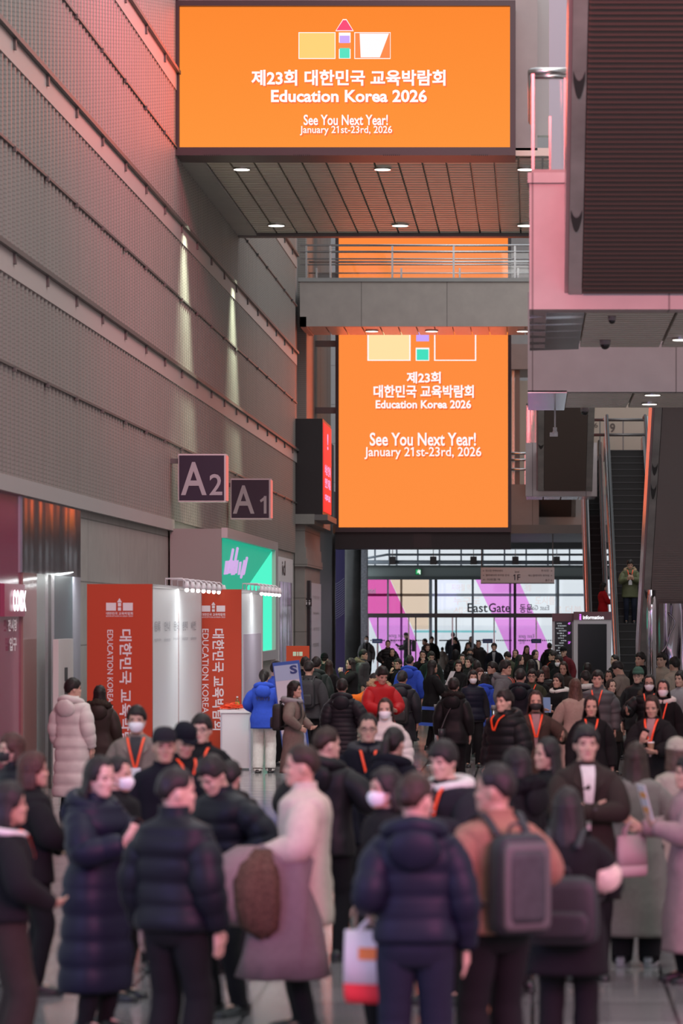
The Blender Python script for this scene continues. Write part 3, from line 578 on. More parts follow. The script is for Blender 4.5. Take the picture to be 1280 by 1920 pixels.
# two escalators that climb away
BLK = mat('escalator_black', (.006, .006, .0065), .6); TRD = mat('tread_edge', (.03, .03, .033), .5); RUB = mat('black_rubber', (.02, .02, .022), .45)
def escalator(label, x0, x1, y0, rise, wl=.16, wr=.16, pink=False):
    o = empty('escalator', (0, y0, 0), label, 'escalator'); run = rise/T30; n = int(rise/.21)
    for k in range(n):
        g = G(); y = k*.21/T30; z = k*.21; g.box(x0, x1, y, y+.37, z-.3, z+.21); g.cur = 1; g.box(x0+.01, x1-.01, y-.012, y, z+.182, z+.212); g.build('step', [BLK, TRD], o)
    for a, b_, sgn in ((x0-wl, x0, 1), (x1, x1+wr, -1)):
        g = G(); q = [(-1.2, -.0), (-.0, .0), (run, rise), (run+1.5, rise)]
        for x in (a, b_): g.v += [Vector((x, y, z-.4)) for y, z in q]+[Vector((x, y, z+.32)) for y, z in q[::-1]]
        for i in range(8): g.face(i, (i+1) % 8, 8+(i+1) % 8, 8+i)
        g.face(*range(7, -1, -1)); g.face(*range(8, 16)); g.build('skirt', mat('balustrade_steel', (.30, .28, .28), .3, .7), o)
        m = (a+b_)/2; g = G(); q = [(-1.0, .32), (0, .32), (run, rise+.32), (run+1.2, rise+.32)]
        for x in (m-.01, m+.01): g.v += [Vector((x, y, z)) for y, z in q]+[Vector((x, y, z+.6)) for y, z in q[::-1]]
        for i in range(8): g.face(i, (i+1) % 8, 8+(i+1) % 8, 8+i)
        g.face(*range(7, -1, -1)); g.face(*range(8, 16)); g.build('glass_panel', glass('smoky_glass', (.72, .72, .74)), o)
        pts = [(m, -1.0, .42), (m, -1.2, .62), (m, -1.0, .92), (m, 0, .95), (m, run, rise+.95), (m, run+1.2, rise+.95)]
        g = G(); g.tube(pts, .045, 8); g.build('handrail', RUB, o, True)
        g = G(); g.tube([(m-sgn*.06, p[1], p[2]-.05) for p in pts[2:]], .035, 8); g.build('rail_trim', mat('rose_steel_bright', (.75, .55, .58), .2, .9) if pink else STEEL, o, True)
    return o
escalator('tall black escalator rising away, a man in green parka standing on it', 2.355, 3.36, 84.5, 7.7)
escalator('narrow black escalator left of the taller one, red sleeve on it', 1.77, 2.12, 91.0, 7.7, .22, .07, True)
# upper floor behind the top of the escalators
s = 58; o = struct('wall_back', X(1095, s), X(1280, s), 103.5, 103.7, 7.7, Z(760, s), mat('warm_panel', (.52, .43, .36), .6))
t = tag(empty('gate_number', (0, 0, 0)), 'large dark figure 9 painted on the wall above the tall escalator', 'sign'); txt('lettering', '9', Vector((X(1148, s), 103.48, Z(802, s))), UX, UZ, 10/s, 17/s, mat('brown_ink', (.12, .09, .08), .5), t, .02)
txt('lettering', '6', Vector((X(1117, s), 103.48, Z(797, s))), UX, UZ, 7/s, 9/s, mat('brown_ink', (.12, .09, .08), .5), t, .0)
o = empty('guard_rail', (0, 102.5, 7.7), 'dark double guard rail at the head of the tall escalator', 'rail')
for h in (1.1, .62): 
    g = G(); g.tube([(X(1110, s), 0, h), (X(1222, s), 0, h)], .05, 8); g.build('rail', DSTEEL, o, True)
for px in (1122, 1165, 1212): box('post', X(px, s), X(px, s)+.04, -.02, .02, 0, 1.1, DSTEEL, o)
# escalator belly at the right, running down to a chrome clad foot
yb = 55.7; sb = F/yb; xa = X(1227, sb)
underside('right-hand escalator belly with grey louvres ending at wavy chrome foot', xa, xa+.13, 4.2, 4.35, 64.6, 1.0, 11.6, 1.0, ((3.2, .2), (6.3, .28), (7.0, .22)), mat('grey_louvres', (.26, .225, .21), .55))
o = empty('chrome_cladding', (0, 0, 0), 'wavy mirrored chrome cladding closing the foot of right escalator', 'cladding')
g = G(); n = 24; ycl = 61.4
for k in range(n+1):
    for j in range(7):
        x = 2.42+(4.3-2.42)*k/n; z = 2.75*j/6; g.v.append(Vector((x, ycl+.10*math.sin(k*.9+j*.6)+.05*math.sin(k*2.1-j), z)))
for k in range(n):
    for j in range(6): q = k*7+j; g.face(q, q+7, q+8, q+1)
g.build('panel', CHROME, o, True)
g = G()
for k in range(3): g.tube([(2.55+k*.6+.16*math.sin(t*.32+k)+.05*math.sin(t*.7), ycl-.10, 2.6-.064*t) for t in range(40)], .016, 8)
g.build('fold', CHROME, o, True)
g = G(); cx = X(1221, 104); g.tube([(cx, 57.7, 0), (cx, 57.7, 2.6), (cx+.01, 57.7, 2.98)], [.085, .085, .07], 20); tag(g.build('chrome_post', mat('mirror_chrome', (.6, .56, .6), .07, 1), None, True), 'rounded mirror chrome post below the right escalator edge', 'post')
# things seen through the gap at the top right
s = 70; o = empty('landing_slab'); o['kind'] = 'structure'; box('fascia', X(988, s), X(1029, s), F/s, F/s+3, Z(300, s), Z(92, s), mat('mauve_panel', (.26, .235, .25), .5), o)
o = empty('guard_rail', (0, F/s+.1, Z(92, s)), 'small glass guard high at the top right beside the yellow banner', 'rail'); box('pane', X(990, s), X(1020, s), -.005, .005, 0, 1.3, glass('grey_glass', (.7, .75, .78)), o)
for px in (989, 1006, 1027): box('post', X(px, s), X(px+2, s), -.02, .02, 0, 1.4, DSTEEL, o)
o = tag(box('hanging_banner', X(1008, 66), X(1058, 66), F/66, F/66+.04, Z(84, 66), Z(-60, 66), mat('yellow_print', (.62, .40, .04), .5)), 'yellow hanging banner high at the top right', 'banner')
for k, (a, b_, c, d, m) in enumerate(((1016, 1030, 38, 84, mat('magenta_print', (.45, .06, .14), .5)), (1030, 1040, 16, 60, mat('red_print', (.55, .05, .06), .5)), (1012, 1024, 60, 84, mat('orange_spot', (.62, .16, .05), .5)))): box('print', X(a, 66), X(b_, 66), F/66-.012-.004*k, F/66-.002, Z(d, 66), Z(c, 66), m, o)
o = tag(box('hanging_banner', X(443, 62), X(526, 62), F/62, F/62+.05, Z(4, 62), Z(4, 62)+3, mat('yellow_print', (.62, .40, .04), .5)), 'yellow banner edge peeking out above the wide screen', 'banner')
o = tag(box('glass_screen', X(1029, 100), X(1062, 100), 60, 60.1, 10.4, 24, mat('ice_panel', (.30, .36, .42), .25)), 'tall ice blue glass panel at the top right behind the near landing', 'panel')
struct('wall_back', X(984, 90), 3.4, 66.5, 66.8, 12.5, 26, mat('pale_wall_upper', (.34, .35, .35), .5))
# ---------------------------------------------------------------- booths and counters at the left
LI = mat('print_ink', (.38, .38, .41), .6)
def house_logo(o, s, px0, px1, py0, py1, y):
    k = px1-px0; g = G(); mid = (px0+px1)/2; hb = py0+(py1-py0)*.36
    frect(g, px0, px0+.37*k, hb, py1, s, y); frect(g, px1-.37*k, px1, hb, py1, s, y); frect(g, mid-.06*k, mid+.06*k, hb, hb+(py1-hb)*.45, s, y); frect(g, mid-.06*k, mid+.06*k, py1-(py1-hb)*.42, py1, s, y)
    g.quad((X(mid-.09*k, s), y-.004, Z(hb-1, s)), (X(mid+.09*k, s), y-.004, Z(hb-1, s)), (X(mid+.01*k, s), y-.004, Z(py0, s)), (X(mid-.01*k, s), y-.004, Z(py0, s))); g.build('logo', WPRINT, o)
for nm, s, px0, px1, top, depth, lg, t1, t2, lab in (('exhibition_booth', 129.0, 163, 285, 1095, 6.9, (199, 249, 1122, 1145), (224, 247, 1180, 1420), (201, 212, 1181, 1350), 'orange fronted booth wall with white side, nearer the camera'),
        ('exhibition_booth', 112.0, 368, 452, 1105, 4.2, (378, 422, 1129, 1147), (398, 420, 1179, 1369), (379, 391, 1179, 1375), 'second orange fronted booth wall, behind the white counter')):
    o = empty(nm, (0, 0, 0), lab, 'booth', 'orange booth walls'); y = F/s; x0, x1, z1 = X(px0, s), X(px1, s), Z(top, s)
    box('front_panel', x0, x1, y, y+.08, 0, z1, ORANGEP, o); 
    n = 2 if depth > 5 else 1
    for k in range(n): box('side_panel', x1-.06, x1-.01, y+.08+k*depth/n+.03, y+.08+(k+1)*depth/n, 0, z1-.02, WHITE, o)
    for k in range(n+1): box('edge_profile', x1-.07, x1+.0, y+.08+k*depth/n-.015, y+.08+k*depth/n+.02, 0, z1, mat('profile', (.40, .30, .29), .5), o)
    box('back_panel', x0, x1-.06, y+.08+depth, y+.16+depth, 0, z1, WHITE, o); box('top_beam', x1-.08, x1, y+.08, y+depth, z1-.05, z1, mat('aluminium', (.55, .55, .57), .3, .9), o)
    house_logo(o, s, *lg, y-.004)
    ftxt('lettering', '대한민국 교육박람회', lg[0], lg[1], lg[3]+2.5, lg[3]+8, s, WPRINT, o, .02, .004); ftxt('lettering', 'EDUCATION KOREA 2025', lg[0], lg[1], lg[3]+9, lg[3]+11.5, s, WPRINT, o, .01, .004)
    for body, q, bo in (('대한민국 교육박람회', t1, .02), ('EDUCATION KOREA 2025', t2, .008)):
        c = W((q[0]+q[1])/2, (q[2]+q[3])/2, s); c.y = y-.006
        txt('lettering', body, c, (0, 0, -1), (1, 0, 0), (q[3]-q[2])/s, (q[1]-q[0])/s, WPRINT, o, bo)
    for k, (t, e) in enumerate((('등록', 'registration'), ('안내', 'information'), ('문의', 'inquiry'), ('참관객', 'visitor'), ('사전', 'advance'))[:5 if n == 2 else 0]):
        yy = y+.7+k*1.25
        txt('lettering', t, (x1, yy, z1-.62), UY, UZ, .75, .15, LI, o, .01); txt('lettering', e, (x1, yy, z1-.82), UY, UZ, .85, .06, LI, o)
    if n == 1:
        box('reflection_patch', x1-.01, x1+.005, y+.5, y+depth-.3, .6, 2.2, mat('lilac_reflection', (.50, .42, .50), .35), o)  # pinkish reflection on the white side panel, put in as a coloured patch
    for k in range(8 if n == 2 else 6):
        yy = y+1.9+k*.82 if n == 2 else y+.5+k*.75
        l = empty('booth_lamp', (x1-.02, yy, z1), '%s lit arm spotlight on the %s booth, counted from the front' % (('first', 'second', 'third', 'fourth', 'fifth', 'sixth', 'seventh', 'eighth')[k], 'nearer' if n == 2 else 'second'), 'lamp', 'booth arm lights')
        g = G(); g.tube([(0, 0, 0), (.0, 0, .1), (.25, 0, .1), (.32, 0, .04)], .012, 6); g.build('arm', WHITE, l, True)
        g = G(); g.tube([(.32, 0, .06), (.32, 0, .0), (.32, 0, -.05)], [.025, .045, .05], 10); g.build('shade', WHITE, l, True); g = G(); g.ball((.32, 0, -.07), .03, 10, 8); g.build('bulb', emis('bulb', (255, 250, 245), 9), l, True)
    area('lamp_row_light', (x1+.34, y+depth/2, z1-.1), (x1+.02, y+depth/2, .9), .1, depth*.8, 75 if n == 2 else 40, (.93, 1, 1))
# grey kiosk with the teal screen on its side
XL = -6.16; o = empty('screen_kiosk', (0, 0, 0), 'large grey box with a teal LED screen along its side', 'screen')
box('cabinet', XW+.02, XL, 63.4, 76, 0, 4.24, mat('warm_grey_box', (.30, .285, .275), .6), o)
g = G(); g.box(XL, XL+.12, 63.4, 76, 4.06, 4.26); g.box(XL, XL+.12, 75.3, 76, 0, 4.06); g.box(XL, XL+.12, 63.4, 75.3, 1.5, 1.72); g.build('frame', mat('silver_frame', (.52, .5, .5), .35, .4), o)
zl0, zl1, ya, yb2 = 1.72, 4.06, 63.5, 75.3
box('display', XL, XL+.02, ya, yb2, zl0, zl1, emis('teal_lit', (20, 205, 165), .62), o)
g = G(); k = .03
g.v += [Vector((XL+k, ya, 2.4)), Vector((XL+k, yb2, zl0)), Vector((XL+k, yb2, zl1-.02)), Vector((XL+k, ya, zl0))]; g.face(3, 1, 2, 0); g.build('bright_triangle', emis('teal_bright', (66, 250, 205), .95), o)
g = G()
for yy, zz, dy, h in ((63.5, 3.33, .9, .30), (64.3, 3.36, .8, .30), (65.0, 3.34, .9, .32), (65.9, 3.38, .5, .30), (66.5, 3.36, .6, .30)):
    g.quad((XL+.035, yy, zz), (XL+.035, yy+dy, zz+.02), (XL+.035, yy+dy+.35, zz+h), (XL+.035, yy+.35, zz+h-.02))
for yy, zz, l_ in ((64.6, 3.45, .42), (65.6, 3.5, .42), (67.2, 3.32, .36), (67.8, 3.4, .36)): g.tube([(XL+.04, yy, zz), (XL+.04, yy+.8, zz+l_)], .03, 5)
g.build('script_strokes', emis('lilac_lit', (215, 175, 235), .9), o)
# stone pilaster with mirrored panel beyond
o = empty('mirror_panel', (XW, 0, 0), 'tall wavy mirrored panel in a pale frame beyond the teal screen', 'mirror'); box('frame', -.02, .03, 90.2, 95.8, .4, 4.2, WHITE, o); box('mirror', .03, .045, 90.7, 95.3, .5, 3.5, CHROME, o)
txt('lettering', 'id', (.04, 92.2, 3.9), UY, UZ, 1.2, .42, BLACKM, o, .02)
o = empty('directory_panel', (0, 0, 0), 'tall pale directory panel on the side of the stone pier', 'panel'); box('board', -6.9, -6.87, 99.3, 104, .3, 3.55, mat('pale_board', (.52, .5, .53), .4), o); box('post', -6.9, -6.8, 97.9, 98.5, 0, 3.6, BLACKM, o)
for k in range(5): txt('lettering', ('전시장 안내', 'hall guide', '회의실', 'rooms', '주차')[k], (-6.865, 101.6, 3.1-k*.5), UY, UZ, 2.6, .12, LI, o)
o = empty('restroom_sign', (0, 0, 0), 'small black restroom sign jutting from the stone pier', 'sign'); s = 61.5; box('plate', X(569, s), X(584, s), F/s, F/s+.05, Z(1137, s), Z(1122, s), BLACKM, o)
g = G(); y = F/s-.006
for px in (574, 580): g.tube([(X(px, s), y, Z(1134, s)), (X(px, s), y, Z(1129, s))], [.02, .03], 6); g.ball((X(px, s), y, Z(1126.5, s)), .02, 8, 6)
g.build('pictogram', WPRINT, o)
# white counter and what lies on it
s = 115.0; x0, x1 = X(413, s), X(470, s); y = F/s
o = empty('counter', (0, y, 0), 'white boxy registration counter with aluminium edges', 'counter'); zc = Z(1331, s)
box('body', x0+.02, x1-.02, .02, .7, .03, zc-.05, WHITE, o); box('top', x0-.01, x1+.01, -.01, .72, zc-.05, zc, mat('counter_top', (.8, .8, .8), .35), o)
for x in (x0, x1-.025): box('edge_profile', x, x+.025, -.0, .03, 0, zc-.05, mat('aluminium', (.55, .55, .57), .3, .9), o)
g = G(); random.seed(9)
for k in range(26):
    a = random.uniform(0, 6.28); cx, cy = x0+.17+random.uniform(-.16, .14), y+.25+random.uniform(-.18, .18); zz = zc+.02+random.uniform(0, .09)*(1-abs(cx-x0-.17)/.2); pts = []
    for t in range(9): pts.append((cx+.09*math.cos(a+t*.7)+.01*t, cy+.08*math.sin(a+t*.7), zz+.012*math.sin(t+k)))
    g.tube(pts, .012, 5, .4)
tag(g.build('lanyard_pile', mat('lanyard_orange', srgb(250, 80, 30), .5), None, True), 'heap of orange lanyards on the white counter', 'lanyards', None, 'stuff')
o = empty('water_bottle', (X(441, s), y+.35, zc), 'small water bottle with green label standing on the counter', 'bottle')
g = G(); g.tube([(0, 0, 0), (0, 0, .13), (0, 0, .17), (0, 0, .19)], [.033, .033, .015, .014], 12); g.build('body', glass('pale_plastic', (.85, .95, .85)), o, True); g = G(); g.tube([(0, 0, .06), (0, 0, .12)], [.0345, .0345], 12); g.build('label', mat('green_label', (.25, .6, .08), .4), o); g = G(); g.tube([(0, 0, .19), (0, 0, .212)], [.016, .016], 12); g.build('cap', WHITE, o)
# slanted registration terminals in front of the teal strip
for k, (px, lab) in enumerate(((461, 'leftmost'), (474, 'middle'), (488, 'rightmost'))):
    s = 100-k*4; o = empty('registration_terminal', (X(px, s), F/s, 0), '%s of three white leaning registration terminals behind the staff' % lab, 'terminal', 'registration terminals')
    T = Matrix.Rotation(R(-10), 4, 'Y')
    g = G(); g.box(-.05, .05, 0, .5, .75, 1.35, T); g.build('screen_body', WHITE, o); g = G(); g.box(.05, .056, .05, .45, .82, 1.3, T); g.build('screen', emis('screen_mint', (120, 200, 180), .7), o); box('stand', -.22, -.02, .1, .4, 0, .8, WHITE, o)
s = 90; o = empty('desk_sign', (X(558, s), F/s, 0), 'small orange upright sign board behind the queue at left', 'sign'); box('board', -.24, .24, 0, .03, Z(1242, s), Z(1211, s), ORANGEP, o); box('post', -.03, .03, .03, .06, 0, Z(1240, s), STEEL, o); box('base', -.2, .2, -.1, .2, 0, .02, STEEL, o)
g = G()
for a, b_ in ((-.1, -.03), (-.015, .015), (.03, .1)): g.box(a, b_, -.004, 0, Z(1230, s), Z(1222, s))
g.build('logo', mat('mint_print', (.6, .75, .6), .5), o)
# leaning S board
s = 126; o = empty('standing_sign', (X(556, s), F/s, 0), 'leaning white and blue upright board with a blue S', 'sign'); T = Matrix.Rotation(R(-6), 4, 'Y')
T = Matrix.Translation((.0, 0, .42)) @ Matrix.Rotation(R(-6.5), 4, 'Y'); hx, top = .20, 1.42
def sb(name, x0, x1, z0, z1, y0, m): 
    g = G(); g.box(x0, x1, y0, .02, z0, z1, T); g.build(name, m, o)
sb('frame', -hx, hx, -.25, top, -.005, mat('royal_blue', (.03, .11, .42), .4)); sb('face', -hx+.015, hx-.03, -.2, top-.05, -.01, mat('white_face', (.62, .66, .72), .5)); sb('sky_band', -hx+.015, hx-.03, top-.28, top-.05, -.012, mat('pale_blue', (.38, .52, .70), .5)); sb('sky_band', -hx+.015, hx-.03, -.2, .35, -.012, mat('pale_blue', (.38, .52, .70), .5))
inv = T; 
def st(body, cx, cz, wd, ht, m, b_=0): txt('lettering', body, T @ Vector((cx, -.016, cz)), T.to_3x3() @ Vector(UX), T.to_3x3() @ Vector(UZ), wd, ht, m, o, b_)
navy = mat('navy_ink', (.02, .05, .2), .5); st('S', .10, top-.13, .11, .13, navy, .04); st('사전등록 안내', .03, .62, .26, .04, LI); st('바코드', .07, .18, .1, .07, navy, .02); st('스캔', .07, .06, .1, .07, navy, .02); st('여기서 확인', .02, .45, .2, .03, LI)
box('stand', -.03, .03, .02, .05, 0, .6, STEEL, o); box('foot', -.2, .25, -.12, .2, 0, .015, STEEL, o)
# information kiosks
s = 72; y = F/s; pinkfr = mat('kiosk_frame', (.50, .46, .50), .4); hd = mat('kiosk_header', (.13, .055, .07), .35)
for px0, px1, top, sc, lab in ((1035, 1079, 1150, (1040, 1072, 1165, 1240), 'slim floor directory kiosk with white and pink lines on black'), (1075, 1146, 1147, (1083, 1137, 1170, 1256), 'wide information kiosk with a dark red header and black screen')):
    yy = y if px0 > 1050 else y+.3; o = empty('information_kiosk', (0, yy, 0), lab, 'kiosk', 'information kiosks'); x0, x1 = X(px0, s), X(px1 if px0 > 1050 else 1076, s)
    box('body', x0, x1, 0, .35, 0, Z(top+15, s), pinkfr, o); box('header', x0, x1, -.02, .35, Z(top+15, s), Z(top, s), hd, o); box('screen', X(sc[0], s), X(sc[1], s), -.015, 0, Z(sc[3]+30, s), Z(sc[2], s), mat('black_screen', (.006, .006, .008), .18), o)
    if px0 > 1050:
        ftxt_y = y-.03; c = W(1112, 1157.5, s)
        txt('lettering', 'information', Vector((c.x, -.03, c.z)), UX, UZ, 39/s, 7.5/s, emis('sign_white', (250, 250, 255), 1.2), o, .03); txt('lettering', 'i', Vector((X(1087.5, s), -.03, c.z+.01)), UX, UZ, 4/s, 11/s, emis('sign_violet', (225, 110, 250), 1.2), o, .02)
    else:
        for k in range(15): 
            t = ('3F 회의실', '컨벤션센터', '비즈니스', '로비 라운지', '전시홀 C', '전시홀 D', '안내 데스크')[k % 7]
            txt('lettering', t, Vector((X(1041.5+(4+k*5 % 9), s)+.04, -.02, Z(1169+k*4.6, s))), UX, UZ, (9+(k*7 % 8))/s, 2.6/s, emis('sign_text', (205, 210, 215), .8), o, .02)
        for k, t in enumerate(('4F', '3F', '2F')): txt('lettering', t, Vector((X(1067, s), -.02, Z(1169+k*18, s))), UX, UZ, 5/s, 4.5/s, emis('sign_violet', (225, 110, 250), 1.2), o, .02)
# stanchions with blue belts
blue = mat('belt_blue', (.025, .10, .55), .5); PO = []
for px, py, s in ((592, 1336, 104), (654, 1342, 117), (697, 1333, 108), (818, 1338, 112), (868, 1341, 109), (925, 1341, 113)):
    x, yy = X(px, s), F/s; PO.append((x, yy))
    o = empty('stanchion', (x, yy, 0), 'steel queue post with blue belts, %s along the row' % ('leftmost', 'second from left', 'third from left', 'third from right', 'second from right', 'rightmost')[len(PO)-1], 'stanchion', 'queue stanchions')
    g = G(); g.tube([(0, 0, 0), (0, 0, .015), (0, 0, .03)], [.17, .17, .04], 20); g.build('base', STEEL, o, True); g = G(); g.tube([(0, 0, .03), (0, 0, 1.0)], [.034, .034], 14); g.build('pole', STEEL, o, True); g = G(); g.tube([(0, 0, .96), (0, 0, 1.03)], [.042, .042], 14); g.build('belt_head', mat('head_grey', (.2, .2, .2), .4), o, True)
for k in range(5):
    a, b_ = PO[k], PO[k+1]; g = G()
    for z in (.93, .66):
        d = Vector((b_[0]-a[0], b_[1]-a[1], 0)); n = Vector((-d.y, d.x, 0)).normalized()*.004
        P = [Vector((a[0], a[1], z)), Vector((b_[0], b_[1], z))]; q = len(g.v)
        for p in P: g.v += [p-n, p+n, p+n+Vector((0, 0, .055)), p-n+Vector((0, 0, .055))]
        g.face(q, q+1, q+5, q+4); g.face(q+1, q+2, q+6, q+5); g.face(q+2, q+3, q+7, q+6); g.face(q+3, q, q+4, q+7)
    tag(g.build('belt', blue), 'blue queue belts between two steel posts, %s span from the left' % ('first', 'second', 'third', 'fourth', 'fifth')[k], 'belt', 'queue belts')
# ---------------------------------------------------------------- people: one skeleton, clothes lofted over it
# everything is laid out for a 1.72 m figure facing +Y; the root is turned and scaled
TZ = [.00, .60, .80, .90, 1.00, 1.08, 1.20, 1.30, 1.38, 1.415, 1.44, 1.465, 1.49]
TM = dict(hw=[.175, .172, .168, .175, .163, .152, .162, .178, .182, .165, .118, .075, .062], hd=[.12, .12, .115, .122, .112, .105, .113, .120, .108, .092, .075, .066, .060])
TF = dict(hw=[.175, .172, .170, .176, .155, .132, .146, .158, .160, .146, .100, .064, .054], hd=[.12, .12, .115, .122, .108, .095, .118, .122, .100, .085, .070, .058, .053])

def smooth(a, b, x): t = min(1, max(0, (x-a)/(b-a))); return t*t*(3-2*t)
def ell(c, hw, hd, n, e=2.3, T=None):
    out = []
    for j in range(n):
        a = 2*math.pi*j/n; ca, sa = math.cos(a), math.sin(a)
        p = Vector((c[0]+hw*math.copysign(abs(ca)**(2/e), ca), c[1]+hd*math.copysign(abs(sa)**(2/e), sa), c[2])); out.append(T(p) if T else p)
    return out
def catmull(P, m=5):
    P = [Vector(p) for p in P]; out = []
    for i in range(len(P)-1):
        a, b, c, d = P[max(0, i-1)], P[i], P[i+1], P[min(len(P)-1, i+2)]
        for k in range(m):
            t = k/m; out.append(.5*((2*b)+(c-a)*t+(2*a-5*b+4*c-d)*t*t+(3*b-a-3*c+d)*t**3))
    out.append(P[-1]); return out
def rlerp(rad, m=5):
    o = []
    for i in range(len(rad)-1): o += [lerp(rad[i], rad[i+1], k/m) for k in range(m)]
    return o+[rad[-1]]
def ik(S, T, a, b, pole):
    d = T-S; L = min(d.length, (a+b)*.995); u = d.normalized(); T = S+u*L
    x = (a*a-b*b+L*L)/(2*L); h = math.sqrt(max(0, a*a-x*x)); p = Vector(pole); p = (p-u*p.dot(u)).normalized()
    return S+u*x+p*h, T
# wrist target (outward, forward, up), elbow pole, hand direction, palm normal, finger curl
ARM = {'down': ((.25, .05, .87), (.4, -.9, 0), (0, .12, -1), (-1, .1, 0), .45), 'pocket': ((.215, .10, 1.0), (.8, -.8, 0), (-.2, .5, -1), (-1, -.2, 0), .3),
       'phone': ((.07, .30, 1.19), (.7, -.3, -.8), (-.35, .45, .75), (-.3, -.9, .3), .9), 'hold': ((.10, .31, 1.08), (.8, -.4, -.6), (-.75, .6, .15), (-.2, -.5, .85), .7),
       'cross': ((-.02, .25, 1.15), (.8, .1, -.7), (-.97, -.22, .08), (0, -1, .1), .35), 'face': ((.06, .24, 1.40), (.8, .1, -.7), (-.5, .3, .75), (-.5, -.8, 0), .9),
       'reach': ((.20, .50, 1.26), (.5, -.2, -.9), (-.1, 1, .1), (-.6, 0, -.8), .3), 'side': ((.30, .30, 1.16), (.6, -.5, -.6), (.1, .8, .5), (-.9, 0, .3), .5),
       'strap': ((.17, .19, 1.27), (.9, -.3, -.6), (-.3, .1, .95), (-.2, -.9, 0), .9), 'swing': ((.25, .26, .93), (.3, -.9, -.2), (-.05, .5, -.85), (-1, .1, 0), .6),
       'swingb': ((.26, -.16, .92), (.3, -.9, 0), (0, -.2, -1), (-1, 0, 0), .6), 'hip': ((.20, .14, 1.02), (1, -.5, 0), (-.75, .6, -.3), (-.4, -.9, 0), .6), 'elbow': ((.16, .24, 1.02), (.9, -.7, -.2), (-.7, .7, 0), (-.3, -.6, .7), .6),
       'bag': ((.26, .02, .88), (.4, -.9, 0), (0, .05, -1), (-1, 0, 0), 1.25)}
PERSON_BODY = {}
